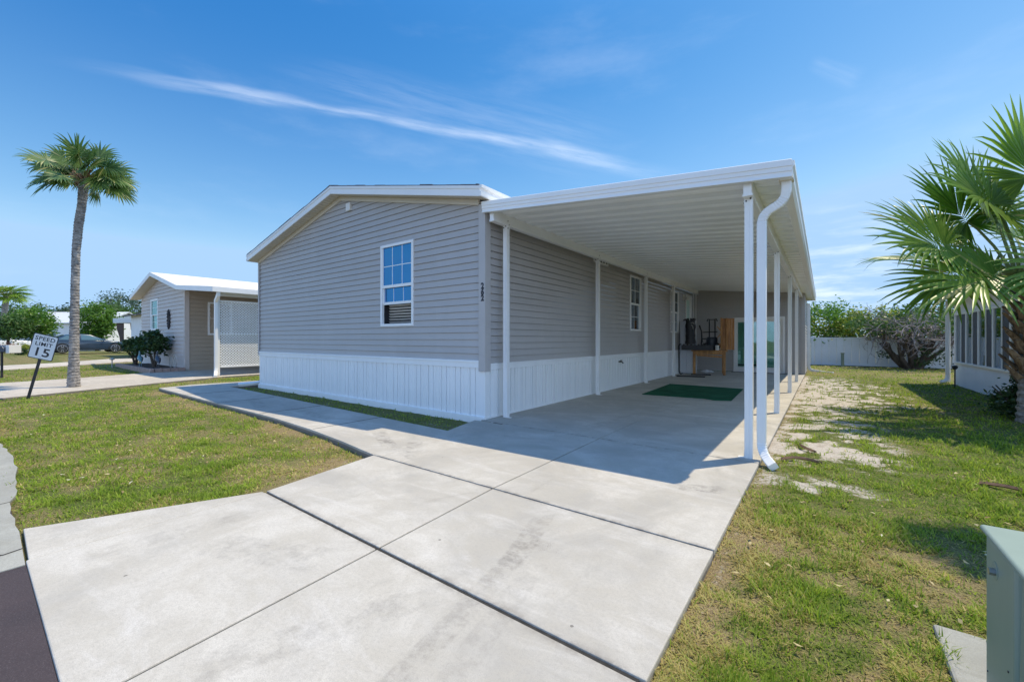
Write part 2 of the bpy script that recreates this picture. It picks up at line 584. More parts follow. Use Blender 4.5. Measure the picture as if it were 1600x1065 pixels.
M['leaf_dark'] = leafmat('leaf_dark', (0.016, 0.042, 0.014), (0.045, 0.09, 0.026), (0.10, 0.15, 0.05), 0.2)
M['leaf_blue'] = leafmat('leaf_blue', (0.035, 0.075, 0.045), (0.085, 0.13, 0.075), None, 0.25)
M['leaf_yellow'] = leafmat('leaf_yellow', (0.13, 0.19, 0.03), (0.27, 0.30, 0.06), (0.45, 0.38, 0.08), 0.35)
M['leaf_red'] = leafmat('leaf_red', (0.10, 0.025, 0.018), (0.22, 0.07, 0.03), (0.25, 0.16, 0.05), 0.25)
M['dry_leaf'] = leafmat('dry_leaf', (0.26, 0.17, 0.08), (0.55, 0.46, 0.24), (0.72, 0.68, 0.5), 0.2)
M['bark_palm'] = barkmat('palm_bark', (0.13, 0.118, 0.108), (0.40, 0.37, 0.34), (9, 9, 16), 0.9)
M['bark_boot'] = barkmat('palm_boot', (0.12, 0.075, 0.045), (0.36, 0.25, 0.16), (12, 12, 5), 0.6)
M['bark'] = barkmat('bark', (0.045, 0.036, 0.030), (0.13, 0.105, 0.085), (8, 8, 3), 0.7)
M['twig'] = barkmat('grey_twig', (0.14, 0.12, 0.115), (0.34, 0.30, 0.29), (8, 8, 8), 0.4)
M['sid_beige'] = pmat('beige_siding', (0.58, 0.52, 0.48), 0.5, 0.04, 0.8)
M['sid_tan'] = pmat('tan_siding', (0.42, 0.35, 0.27), 0.5, 0.05, 0.8)
M['roofwhite'] = pmat('white_roof_shingle', (0.72, 0.68, 0.64), 0.8, 0.10, 5, bump=0.5, bscale=30)
M['stucco'] = pmat('white_stucco', (0.80, 0.81, 0.83), 0.7, 0.04, 2, bump=0.2, bscale=50)
M['fence'] = pmat('white_vinyl_fence', (0.80, 0.81, 0.82), 0.4, 0.07, 0.9, streak=(2, 2, 0.5))
M['greenbox'] = pmat('pale_green_steel', (0.265, 0.335, 0.285), 0.42, 0.07, 2.2, streak=(5, 5, 0.6), bump=0.05)
M['greenbox_dark'] = pmat('pale_green_steel_worn', (0.235, 0.30, 0.26), 0.45, 0.10, 3, streak=(5, 5, 0.6))
M['steel'] = pmat('steel', (0.45, 0.44, 0.42), 0.35, 0.1, metal=0.9)
M['signwhite'] = pmat('sign_sheet', (0.74, 0.76, 0.78), 0.35, 0.03)
M['signblack'] = pmat('sign_black', (0.02, 0.022, 0.03), 0.5, 0)
M['carpet'] = pmat('green_turf_carpet', (0.020, 0.105, 0.058), 0.95, 0.25, 2.5, 0.1, bump=1.0, bscale=300)
M['wood'] = woodmat('bench_wood', (0.30, 0.14, 0.05), (0.56, 0.30, 0.115), (18, 3, 3))
M['woodv'] = woodmat('cedar_board', (0.32, 0.145, 0.055), (0.60, 0.31, 0.125), (22, 22, 2))
M['brown'] = pmat('brown_paint', (0.075, 0.05, 0.045), 0.6, 0.1)
M['brick'] = pmat('edging_brick', (0.36, 0.26, 0.22), 0.85, 0.22, 7, bump=0.5)
M['teal'] = pmat('teal_glaze', (0.15, 0.30, 0.36), 0.25, 0.15, 6)
M['navy'] = pmat('dark_blue_bronze', (0.045, 0.06, 0.085), 0.35, 0.2, 8)
M['iron'] = pmat('wrought_iron', (0.03, 0.028, 0.03), 0.5, 0.2, 8)
M['wire'] = pmat('pale_wire', (0.42, 0.40, 0.36), 0.5, 0.1)
M['carblue'] = pmat('dark_car_paint', (0.022, 0.036, 0.055), 0.22, 0.05, coat=1.0)
M['carwhite'] = pmat('white_car_paint', (0.78, 0.79, 0.80), 0.25, 0.02, coat=1.0)
M['carglass'] = pmat('car_glass', (0.06, 0.12, 0.15), 0.06, 0.0, spec=0.7)
M['rim'] = pmat('alloy_rim', (0.42, 0.42, 0.44), 0.3, 0.05, metal=0.7)
M['lamp'] = pmat('lamp_lens', (0.55, 0.57, 0.60), 0.12, 0.0)
M['taillamp'] = pmat('tail_lens', (0.25, 0.012, 0.012), 0.15, 0.0)
M['plastic_white'] = pmat('white_plastic', (0.75, 0.74, 0.71), 0.4, 0.03)
M['cabinet'] = pmat('pale_grey_cabinet', (0.60, 0.62, 0.66), 0.4, 0.03)
M['bag'] = pmat('pale_cloth', (0.62, 0.64, 0.66), 0.85, 0.15, 12)
M['pole'] = pmat('sign_post_black', (0.03, 0.028, 0.03), 0.55, 0.25, 9)
M['pipe'] = pmat('green_pipe', (0.22, 0.27, 0.20), 0.5, 0.1)
M['deadleaf'] = pmat('dead_palm_boot', (0.16, 0.095, 0.06), 0.9, 0.3, 15)
M['greymetal'] = pmat('white_metal_roof', (0.62, 0.64, 0.66), 0.45, 0.05)

# ------------------------------------------------------------------ builders
WL = {}


class MB:
    """collects shapes; build() links them as one mesh object"""

    def __init__(s, O=None, U=None, N=None):
        s.v, s.f = [], []
        s.fr = None
        if O is not None:
            s.fr = (Vector(O), Vector(U), Vector(N))

    def P(s, p):
        if s.fr is None:
            return tuple(p)
        O, U, N = s.fr
        q = O + U * p[0] + N * p[1]
        return (q.x, q.y, q.z + p[2])

    def add(s, pts, faces):
        k = len(s.v)
        s.v += [s.P(p) for p in pts]
        s.f += [tuple(i + k for i in f) for f in faces]

    def box(s, x0, x1, y0, y1, z0, z1):
        p = [(x0, y0, z0), (x1, y0, z0), (x1, y1, z0), (x0, y1, z0), (x0, y0, z1), (x1, y0, z1), (x1, y1, z1), (x0, y1, z1)]
        s.add(p, [(0, 3, 2, 1), (4, 5, 6, 7), (0, 1, 5, 4), (1, 2, 6, 5), (2, 3, 7, 6), (3, 0, 4, 7)])

    def quad(s, a, b, c, d):
        s.add([a, b, c, d], [(0, 1, 2, 3)])

    def poly(s, pts):
        s.add(pts, [tuple(range(len(pts)))])

    def slab(s, pts, z0, z1):
        n = len(pts)
        p = [(x, y, z0) for x, y in pts] + [(x, y, z1) for x, y in pts]
        s.add(p, [tuple(range(n - 1, -1, -1)), tuple(range(n, 2 * n))] + [(i, (i + 1) % n, n + (i + 1) % n, n + i) for i in range(n)])

    def loft(s, A, B, cap=True):
        n = len(A)
        fs = [(i, (i + 1) % n, n + (i + 1) % n, n + i) for i in range(n)]
        if cap:
            fs += [tuple(range(n - 1, -1, -1)), tuple(range(n, 2 * n))]
        s.add(list(A) + list(B), fs)

    def sweep(s, rings, cap=True, closed=True):
        n = len(rings[0])
        pts = [p for r in rings for p in r]
        fs = []
        for j in range(len(rings) - 1):
            for i in range(n if closed else n - 1):
                a, b = j * n + i, j * n + (i + 1) % n
                fs.append((a, b, b + n, a + n))
        if cap and closed:
            fs.append(tuple(range(n - 1, -1, -1)))
            e = (len(rings) - 1) * n
            fs.append(tuple(range(e, e + n)))
        s.add(pts, fs)

    def tube(s, pts, r, n=8, cap=True, sec=None):
        pts = [Vector(p) for p in pts]
        rad = r if isinstance(r, (list, tuple)) else [r] * len(pts)
        rings = []
        up = None
        for i, p in enumerate(pts):
            t = (pts[min(i + 1, len(pts) - 1)] - pts[max(i - 1, 0)]).normalized()
            if up is None:
                up = Vector((0, 0, 1)) if abs(t.z) < 0.9 else Vector((0, 1, 0))
            a = t.cross(up).normalized()
            b = a.cross(t).normalized()
            up = b
            if sec:
                rings.append([p + a * (x * rad[i]) + b * (y * rad[i]) for x, y in sec])
            else:
                rings.append([p + (a * math.cos(2 * PI * k / n) + b * math.sin(2 * PI * k / n)) * rad[i] for k in range(n)])
        s.sweep(rings, cap)

    def beam(s, p, q, w, h):
        s.tube([p, q], 1.0, sec=[(-w / 2, -h / 2), (w / 2, -h / 2), (w / 2, h / 2), (-w / 2, h / 2)])

    def lathe(s, c, prof, n=16, sx=1.0, sy=1.0):
        c = Vector(c)
        rings = [[c + Vector((math.cos(2 * PI * k / n) * r * sx, math.sin(2 * PI * k / n) * r * sy, z)) for k in range(n)] for r, z in prof]
        s.sweep(rings)

    def disc(s, c, axis, r, d, n=24):
        c, axis = Vector(c), Vector(axis).normalized()
        s.tube([c - axis * d / 2, c + axis * d / 2], r, n)

    def build(s, name, mat, parent=None, bevel=0.0, smooth=False, label=None, seg=2):
        me = bpy.data.meshes.new(name)
        off = WL.get(parent.name, Vector()) if parent else Vector()
        me.from_pydata([(x - off.x, y - off.y, z - off.z) for x, y, z in s.v], [], s.f)
        bm = bmesh.new()
        bm.from_mesh(me)
        bmesh.ops.recalc_face_normals(bm, faces=bm.faces)
        bm.to_mesh(me)
        bm.free()
        me.materials.append(M[mat])
        if smooth:
            me.polygons.foreach_set('use_smooth', [True] * len(me.polygons))
        o = bpy.data.objects.new(name, me)
        COL.objects.link(o)
        if parent:
            o.parent = parent
            WL[o.name] = off
        if bevel:
            b = o.modifiers.new('bevel', 'BEVEL')
            b.width = bevel
            b.segments = seg
            b.limit_method = 'ANGLE'
            b.angle_limit = R(40)
        if smooth:
            try:
                me.set_sharp_from_angle(angle=R(45))
            except Exception:
                pass
        if label:
            o['label'] = label
        return o


def np_mesh(name, V, F, mat, parent=None, attrs=None, smooth=False):
    V = np.asarray(V, dtype=np.float32).reshape(-1, 3)
    off = WL.get(parent.name, Vector()) if parent else Vector()
    V = V - np.array([off.x, off.y, off.z], dtype=np.float32)
    F = np.asarray(F, dtype=np.int32)
    me = bpy.data.meshes.new(name)
    me.vertices.add(len(V))
    me.vertices.foreach_set('co', V.ravel())
    k = F.shape[1]
    me.loops.add(F.size)
    me.loops.foreach_set('vertex_index', F.ravel())
    me.polygons.add(len(F))
    me.polygons.foreach_set('loop_start', np.arange(0, F.size, k, dtype=np.int32))
    if smooth:
        me.polygons.foreach_set('use_smooth', np.ones(len(F), dtype=bool))
    me.update(calc_edges=True)
    for a, d in (attrs or {}).items():
        at = me.attributes.new(a, 'FLOAT', 'POINT')
        at.data.foreach_set('value', np.asarray(d, dtype=np.float32).ravel())
    me.materials.append(M[mat])
    o = bpy.data.objects.new(name, me)
    COL.objects.link(o)
    if parent:
        o.parent = parent
        WL[o.name] = off
    return o


def tag(o, label, cat, group=None):
    o['label'] = label
    o['category'] = cat
    if group:
        o['group'] = group
    return o


def thing(name, label, cat, loc=(0, 0, 0), group=None):
    o = bpy.data.objects.new(name, None)
    o.empty_display_size = 0.2
    COL.objects.link(o)
    o.location = loc
    WL[o.name] = Vector(loc)
    return tag(o, label, cat, group)


def struct(o):
    o['kind'] = 'structure'
    return o


def stuff(o):
    o['kind'] = 'stuff'
    return o


def copy_part(o, parent, delta):
    """a copy of a part (and its sub-parts) moved by delta"""
    c = o.copy()
    COL.objects.link(c)
    c.parent = parent
    c.location = Vector(o.location) + Vector(delta)
    for ch in o.children:
        d = ch.copy()
        COL.objects.link(d)
        d.parent = c
    return c


def text_mesh(body, size, depth=0.003, align='CENTER', bold=0.0, sx=1.0, space=1.0):
    cu = bpy.data.curves.new('lettering', 'FONT')
    cu.body = body
    cu.size = size
    cu.extrude = depth / 2
    cu.offset = bold
    cu.align_x = align
    cu.align_y = 'CENTER'
    cu.space_character = space
    cu.resolution_u = 3
    o = bpy.data.objects.new('lettering', cu)
    COL.objects.link(o)
    bpy.context.view_layer.update()
    dg = bpy.context.evaluated_depsgraph_get()
    me = bpy.data.meshes.new_from_object(o.evaluated_get(dg))
    bpy.data.objects.remove(o)
    for v in me.vertices:
        v.co.x *= sx
    return me


def lettering(name, body, size, mat, parent, mtx, **k):
    me = text_mesh(body, size, **k)
    me.transform(mtx)
    me.name = name
    me.materials.clear()
    me.materials.append(M[mat])
    o = bpy.data.objects.new(name, me)
    COL.objects.link(o)
    o.parent = parent
    WL[o.name] = WL.get(parent.name, Vector())
    return o


# value noise for the lawn's cover
_H = RNG.random((256, 256)).astype(np.float32)


def vnoise(x, y):
    xi, yi = np.floor(x).astype(int), np.floor(y).astype(int)
    fx, fy = x - xi, y - yi
    fx, fy = fx * fx * (3 - 2 * fx), fy * fy * (3 - 2 * fy)
    g = lambda a, b: _H[a & 255, b & 255]
    return (g(xi, yi) * (1 - fx) + g(xi + 1, yi) * fx) * (1 - fy) + (g(xi, yi + 1) * (1 - fx) + g(xi + 1, yi + 1) * fx) * fy


def fbm(x, y, s, o=4):
    t, a, w = 0, 0.5, 0
    for i in range(o):
        t = t + a * vnoise(x * s + 17.3 * i, y * s + 9.1 * i)
        w += a
        a *= 0.55
        s *= 2.07
    return t / w


def sstep(x, a, b):
    t = np.clip((x - a) / (b - a), 0, 1)
    return t * t * (3 - 2 * t)


def gz(x):
    x = np.asarray(x, dtype=float)
    return np.interp(x, [-72, -45, -20], [0.0, 0.22, 0.0])


GROUND = -0.075


def ground_z(x, y):
    x, y = np.asarray(x, dtype=float), np.asarray(y, dtype=float)
    lift = 0.038 * sstep(x, -0.62, -0.45) * (1 - sstep(x, 8, 12)) * sstep(y, 0.2, 0.5) + 0.045 * (1 - sstep(y, 1.5, 2.6)) * sstep(x, -7.5, -4.5) * (x < -3) * (y > 0.15)
    return gz(x) + GROUND + lift + (fbm(x, y, 1.6) - 0.5) * 0.03 + (fbm(x, y, 7.0, 3) - 0.5) * 0.018


def lawn_fields(x, y):
    """cover 0 (bare sand) .. 1 (turf) and dryness 0 .. 1"""
    n1, n2, n3 = fbm(x, y, 0.8), fbm(x + 40, y + 7, 2.3), fbm(x - 13, y + 31, 6.5)
    cov = 0.95 + 0.0 * x
    dry = sstep(n1 * 0.35 + n2 * 0.40 + n3 * 0.25, 0.42, 0.57) * 0.95
    # left front lawn: patchy, browner towards the drive
    left = (x < -3.4)
    corner = np.exp(-(((x + 3.9) / 0.8) ** 2 + ((y - 2.35) / 0.55) ** 2))
    edge = np.exp(-((y - 2.75) / 0.22) ** 2) * (x > -13)
    dry = np.where(left, np.clip(dry * 0.62 + 0.02 + corner * 0.7 + edge * 0.45, 0, 1), dry)
    cov = np.where(left, 0.92 - corner * 0.35 - edge * 0.3 * (n3 > 0.45), cov)
    # right side yard
    right = (x > -0.6)
    sandy = sstep(n2 * 0.55 + n1 * 0.45, 0.36, 0.62)
    strip = np.exp(-((x - 0.05) / 0.75) ** 2) * sstep(y, 4.2, 5.6) * (1 - sstep(y, 17.0, 20.5))
    strip2 = np.exp(-((x - 0.9) / 1.2) ** 2) * sstep(y, 8.5, 10.5) * (1 - sstep(y, 14.5, 18))
    tuft = sstep(n3 * 0.6 + n2 * 0.4, 0.44, 0.58)
    green_zone = np.exp(-(((x - 1.7) / 1.1) ** 2 + ((y - 5.6) / 1.7) ** 2))
    front = 1 - sstep(y, 2.9, 4.2)
    c = 0.95 - 1.02 * strip * (0.55 + 0.45 * sandy) * (1 - 0.62 * tuft) - 0.60 * strip2 * sandy * (1 - 0.6 * tuft) - 0.12 * (1 - tuft) * (1 - green_zone)
    brown = sstep(fbm(x + 9, y + 4, 1.7) * 0.5 + n3 * 0.5, 0.34, 0.52)
    d = 0.10 + 0.45 * sandy * (1 - tuft) - 0.45 * green_zone + front * (0.95 * brown - 0.60 * tuft * (1 - 0.5 * brown))
    hole = np.exp(-(((x - 0.02) / 0.45) ** 2 + ((y - 4.35) / 0.28) ** 2)) * 0.7
    c = c - hole * (1 - tuft * .5)
    rim = np.exp(-((x + 0.45) / 0.10) ** 2)
    c = c - 0.28 * rim
    d = d + 0.6 * rim
    far = sstep(y, 16.5, 19)
    c = c * (1 - far) + (0.9 - 0.25 * sandy) * far
    d = d * (1 - far) + (0.35 + 0.3 * sandy) * far
    cov = np.where(right, c, cov)
    dry = np.where(right, d, dry)
    # shaded strip beside the skirting: bare and thin
    bed = (y > 3.85) & (y < 4.85) & (x < -3.9) & (x > -12.7)
    cov = np.where(bed, 0.75 - 0.3 * n2, cov)
    dry = np.where(bed, 0.25, dry)
    return np.clip(cov, 0, 1), np.clip(dry, 0, 1)


# outlines of the paving, used for the slabs and to keep grass off them
WALK = [(-13.31, 2.94), (-11.5, 2.93), (-9.0, 2.92), (-6.9, 2.91), (-5.6, 2.84), (-4.6, 2.73), (-3.80, 2.61), (-3.70, 2.625), (-3.70, 4.66),
        (-4.22, 4.66), (-4.02, 3.90), (-12.40, 4.16), (-12.25, 4.95), (-12.20, 7.5), (-13.10, 7.5), (-13.62, 3.70)]
FLARE = [(-4.13, 0.23), (-3.53, 0.225), (-3.56, 1.44)]
NDRIVE = [(-18.6, 0.3), (-13.8, 0.3), (-14.6, 2.0), (-16.05, 5.2), (-16.05, 14.0), (-20.2, 14.0), (-20.2, 4.3), (-19.2, 2.4)]
DRIVE2 = [(-28.9, 0.3), (-25.6, 0.3), (-26.6, 2.0), (-29.2, 5.0), (-29.2, 12.0), (-33.4, 12.0), (-33.0, 5.0), (-30.2, 2.6)]


def inside(x, y, poly):
    r = np.zeros(x.shape, bool)
    n = len(poly)
    for i in range(n):
        (x0, y0), (x1, y1) = poly[i], poly[(i + 1) % n]
        c = ((y0 > y) != (y1 > y)) & (x < (x1 - x0) * (y - y0) / (y1 - y0 + 1e-12) + x0)
        r ^= c
    return r


# ================================================================== SETTING
def build_ground():
    xs = np.unique(np.concatenate([np.array([-900, -400, -200, -120, -95, -72, -60, -52, -45, -39, -33]), np.arange(-30, -17, 0.5), np.arange(-17, -4, 0.10),
                                   np.arange(-4, 4.5, 0.05), np.arange(4.5, 12, 0.5), np.array([20, 40, 90, 200, 500, 900])]))
    ys = np.unique(np.concatenate([np.array([-900, -300, -100, -40, -12, -4, -1, 0.0]), np.arange(0.1, 10, 0.05), np.arange(10, 26, 0.12), np.arange(26, 34, 1.0),
                                   np.array([40, 60, 100, 200, 400, 900])]))
    X, Y = np.meshgrid(xs, ys)
    cov, dry = lawn_fields(X, Y)
    fine = (X > -17) & (X < 4.5) & (Y > 0.2) & (Y < 26)
    Z = np.where(fine, ground_z(X, Y), gz(X) + GROUND)
    # the ground falls away gently from the slab's right edge, and lies below the street
    Z = np.where((Y < 0.16), Z - 0.06, Z)
    V = np.stack([X, Y, Z], -1).reshape(-1, 3)
    nx, ny = len(xs), len(ys)
    i = np.arange(nx * ny).reshape(ny, nx)
    F = np.stack([i[:-1, :-1], i[:-1, 1:], i[1:, 1:], i[1:, :-1]], -1).reshape(-1, 4)
    o = np_mesh('ground', V, F, 'soil', attrs={'cover': cov, 'dry': dry}, smooth=True)
    struct(o)


def build_grass():
    n_try = 900000
    # candidates in polar coordinates around the viewer's side of the plot: density ~ 1/d^2
    d = np.exp(RNG.uniform(np.log(1.3), np.log(29.0), n_try))
    a = RNG.uniform(-1.05, 1.05, n_try)
    dx, dy = np.sin(a) * d, np.cos(a) * d
    x = FW.x * dy + RT.x * dx
    y = FW.y * dy + RT.y * dx
    cov, dry = lawn_fields(x, y)
    keep = (y > 0.22) & (x > -30) & (x < 9) & (y < 25.0)
    for p in (WALK, NDRIVE, DRIVE2):
        keep &= ~inside(x, y, p)
    keep &= ~inside(x, y, [(-4.16, 0.15), (-3.5, 0.15), (-3.5, 1.45), (-3.60, 1.47)])
    keep &= ~inside(x, y, [(-3.60, 0.1), (-0.50, 0.1), (-0.50, 18.0), (-4.2, 18.0), (-4.2, 4.7), (-3.84, 2.62)])
    keep &= ~((x > -12.2) & (x < -0.45) & (y > 4.78))            # house
    keep &= ~((x > -27) & (x < -20.1) & (y > 4.3))
    keep &= ~((x > 2.9) & (y > 9.2) & (y < 16.9))
    keep &= ~((x > 0.41) & (x < 1.5) & (y > 0.9) & (y < 2.50))
    n3 = fbm(x + 3, y - 8, 5.5)
    clump = sstep(n3 * 0.7 + fbm(x, y, 14.0, 2) * 0.3, 0.38, 0.58)
    dens = np.clip(cov, 0, 1) ** 1.6 * np.where(x > -0.6, 0.30 + 0.70 * clump, 0.45 + 0.55 * clump)
    bed = (y > 3.85) & (y < 4.85) & (x < -3.9)
    dens = np.where(bed, dens * 0.55, dens)
    keep &= RNG.random(n_try) < dens
    x, y, cov, dry, d, n3 = x[keep], y[keep], cov[keep], dry[keep], d[keep], n3[keep]
    n = len(x)
    right = x > -0.6
    z = np.where((x > -17) & (x < 4.5), ground_z(x, y), gz(x) + GROUND) - 0.004
    isdry = (RNG.random(n) < dry * 0.95)
    L = RNG.uniform(0.020, 0.058, n) * np.where(right, 0.75 + 0.85 * sstep(n3, 0.4, 0.65), 0.65 + 0.65 * sstep(n3, 0.35, 0.65))
    L = np.where(isdry, L * 0.9, L)
    wid = (0.0016 + 0.0010 * d) * RNG.uniform(0.6, 1.5, n)
    yaw = RNG.uniform(0, 2 * PI, n)
    lean = np.where(isdry, RNG.uniform(0.7, 1.45, n), RNG.uniform(0.25, 1.15, n))
    bend = RNG.uniform(0.1, 0.6, n)
    ux, uy = np.cos(yaw), np.sin(yaw)
    sx, sy = -uy, ux
    h1, r1 = np.cos(lean) * L * 0.55, np.sin(lean) * L * 0.55
    l2 = np.minimum(lean + bend, 1.6)
    h2, r2 = h1 + np.cos(l2) * L * 0.5, r1 + np.sin(l2) * L * 0.5
    V = np.empty((n, 5, 3), np.float32)
    V[:, 0] = np.stack([x - sx * wid / 2, y - sy * wid / 2, z], -1)
    V[:, 1] = np.stack([x + sx * wid / 2, y + sy * wid / 2, z], -1)
    V[:, 2] = np.stack([x + ux * r1 + sx * wid * .45, y + uy * r1 + sy * wid * .45, z + h1], -1)
    V[:, 3] = np.stack([x + ux * r1 - sx * wid * .45, y + uy * r1 - sy * wid * .45, z + h1], -1)
    V[:, 4] = np.stack([x + ux * r2, y + uy * r2, z + h2], -1)
    b = np.arange(n, dtype=np.int32)[:, None] * 5
    F = np.concatenate([np.concatenate([b, b + 1, b + 2], 1), np.concatenate([b, b + 2, b + 3], 1), np.concatenate([b + 3, b + 2, b + 4], 1)], 0)
    vr = np.repeat(np.clip(RNG.random(n) * 0.6 + sstep(fbm(x - 5, y + 3, 9.0, 3), 0.3, 0.7) * 0.5 - 0.05, 0, 1).astype(np.float32), 5)
    dr = np.repeat(np.where(isdry, RNG.uniform(0.55, 1.0, n), RNG.uniform(0, 0.22, n)).astype(np.float32), 5)
    tip = np.tile(np.array([0, 0, .5, .5, 1], np.float32), n)
    o = np_mesh('grass', V, F, 'grass', attrs={'v': vr, 'dry': dr, 'tip': tip})
    stuff(o)


def jitter_edge(pts, amt, step=0.08):
    out = []
    for i in range(len(pts)):
        a, b = Vector(pts[i]), Vector(pts[(i + 1) % len(pts)])
        k = max(1, int((b - a).length / step))
        for j in range(k):
            p = a.lerp(b, j / k)
            out.append((p.x + random.uniform(-amt, amt), p.y + random.uniform(-amt, amt)))
    return out


def build_paving():
    b = MB()
    g = 0.008
    cx = lambda y: -1.97 - 0.075 * y if y < 3 else -2.2 - 0.004 * (y - 3)      # the middle joint drifts a little
    rows = [(0.205, 1.446), (1.468, 2.603), (2.619, 4.699), (4.711, 7.05), (7.058, 10.3), (10.308, 13.6), (13.608, 17.5)]
    for k, (y0, y1) in enumerate(rows):
        if k == 0:
            L0, L1 = -3.52, -3.555
        elif k == 1:
            L0, L1 = -3.585, -3.79
        elif k == 2:
            L0, L1 = -3.695, -3.695
        else:
            L0, L1 = -4.14, -4.14
        gg = 0.006 if k < 3 else 0.004
        b.slab([(L0, y0), (cx(y0) - gg, y0), (cx(y1) - gg, y1), (L1, y1)], -0.12, 0.0)
        b.slab([(cx(y0) + gg, y0), (-0.505, y0), (-0.505, y1), (cx(y1) + gg, y1)], -0.12, 0.0)
    b.slab([(-4.13, 0.23), (-3.527, 0.215), (-3.563, 1.445), (-3.60, 1.445)], -0.12, -0.002)
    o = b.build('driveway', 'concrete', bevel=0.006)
    struct(o)
    j = MB()
    j.slab([(-3.50, 0.30), (-0.53, 0.30), (-0.53, 17.4), (-4.1, 17.4), (-4.1, 4.8), (-3.66, 4.6), (-3.66, 2.64), (-3.70, 2.5), (-3.56, 1.50), (-3.54, 1.2)], -0.10, -0.008)
    struct(j.build('driveway_joint_filler', 'joint'))
    w = MB()
    segs = [-13.31, -11.5, -9.0, -6.9, -5.6, -4.6, -3.80]
    w.slab(WALK, -0.12, -0.001)
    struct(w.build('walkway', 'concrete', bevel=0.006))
    # cut lines across the walkway: shallow dark fillets
    c = MB()
    for x in (-11.2, -9.3, -7.4, -5.55):
        c.box(x - 0.006, x + 0.006, 2.925 if x < -6 else 2.86, 3.95, -0.004, 0.0012)
    struct(c.build('walkway_joint', 'joint'))
    n = MB()
    n.slab(NDRIVE, -0.12, -0.02)
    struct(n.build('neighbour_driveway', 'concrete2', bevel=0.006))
    n = MB()
    top = []
    P = DRIVE2
    zz = lambda x: float(gz(x)) - 0.03
    A = [(x, y, zz(x) - 0.1) for x, y in P]
    B = [(x, y, zz(x)) for x, y in P]
    n.loft(A, B)
    struct(n.build('far_driveway', 'concrete2'))
    # street
    r = MB()
    r.box(-120, 60, -7.5, 0.203, -0.2, -0.010)
    struct(r.build('street', 'asphalt'))
    # old gutter pan in front of the lawn
    gt = MB()
    edge = [(-3.47, 0.20)] + [(x, 0.235 + 0.03 * math.sin(x * 1.7) + random.uniform(-0.012, 0.012) + (0.04 if x < -5 else 0)) for x in np.arange(-4.1, -13.6, -0.16)]
    pts = [(-3.47, 0.0)] + edge + [(-13.6, -0.35), (-3.47, -0.35)]
    gt.slab(pts[1:], -0.15, -0.005)
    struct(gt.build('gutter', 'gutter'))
    ck = MB()
    for pl, rr in (([(-3.75, 0.21), (-3.72, 0.13), (-3.78, 0.08), (-3.70, 0.0), (-3.66, -0.08), (-3.55, -0.12)], 0.006),
                   ([(-4.2, -0.1), (-3.95, 0.0), (-3.78, 0.07)], 0.004), ([(-4.9, 0.22), (-4.85, 0.05), (-4.95, -0.1)], 0.004)):
        for a, b2 in zip(pl[:-1], pl[1:]):
            v = Vector((b2[0] - a[0], b2[1] - a[1], 0)).normalized()
            q = Vector((-v.y, v.x, 0)) * rr
            ck.poly([(a[0] + q.x, a[1] + q.y, -0.003), (b2[0] + q.x, b2[1] + q.y, -0.003), (b2[0] - q.x, b2[1] - q.y, -0.003), (a[0] - q.x, a[1] - q.y, -0.003)])
    struct(ck.build('gutter_crack', 'joint'))


# ------------------------------------------------------------------ siding and windows
def mid_notch(a, z, exp):
    return a - z > exp * 0.95


def siding(mb, z0, z1, xl, xr, opens=(), cuts=(), exp=0.11, dep=0.022, notch=-0.001):
    """lapped courses on the frame's plane; opens are (u0, u1, z0, z1) holes"""
    cz = set()
    for o in opens:
        cz |= {o[2], o[3]}
    cz |= set(cuts)
    k = 0
    z = z0
    while z < z1 - 1e-4:
        zt = min(z + exp, z1)
        lv = sorted({z, zt} | ({z + exp * 0.955} if zt - z > exp * 0.95 else set()) | {c for c in cz if z + 1e-4 < c < zt - 1e-4})
        for a, c in zip(lv[:-1], lv[1:]):
            na = dep - (a - z) / exp * (dep - 0.004)
            nc = dep - (c - z) / exp * (dep - 0.004)
            if mid_notch(a, z, exp):
                na = nc = notch
            L0, R0, L1, R1 = xl(a), xr(a), xl(c), xr(c)
            if R0 - L0 < 0.01:
                continue
            iv = [(0.0, 1.0)]
            spans = []
            mid = (a + c) / 2
            hs = sorted((o[0], o[1]) for o in opens if o[2] < mid < o[3])
            cur0, cur1 = L0, L1
            for (h0, h1) in hs:
                if h0 > cur0:
                    spans.append((cur0, h0, cur1, h0))
                cur0, cur1 = h1, h1
            if R0 > cur0:
                spans.append((cur0, R0, cur1, R1))
            for (p0, p1, q0, q1) in spans:
                mb.quad((p0, na, a), (p1, na, a), (q1, nc, c), (q0, nc, c))
                if abs(a - z) < 1e-5:
                    mb.quad((p0, 0.0, a), (p1, 0.0, a), (p1, na, a), (p0, na, a))
        z = zt


def skirting(mb, u0, u1, z0, z1, dep=0.02):
    """vertical board skirting: wide and narrow boards between grooves"""
    prof = [(u0, dep)]
    u = u0
    k = 0
    while u < u1 - 0.02:
        w = (0.115, 0.205)[k % 2]
        e = min(u + w, u1)
        if w > 0.15 and e - u > 0.18:
            m = (u + e) / 2
            prof += [(u + 0.012, dep), (m - 0.05, dep), (m - 0.043, dep - 0.012), (m - 0.036, dep), (m + 0.036, dep), (m + 0.043, dep - 0.012), (m + 0.05, dep)]
        else:
            prof += [(u + 0.012, dep)]
        prof += [(e - 0.018, dep), (e - 0.013, -0.012), (e - 0.001, -0.012), (e + 0.004, dep)] if e < u1 - 0.02 else [(u1, dep)]
        u = e
        k += 1
    lo, hi = [], []
    for (p, q) in prof:
        lo.append((p, q, z0))
        hi.append((p, q, z1))
    n = len(lo)
    mb.add(lo + hi, [(i, i + 1, n + i + 1, n + i) for i in range(n - 1)])


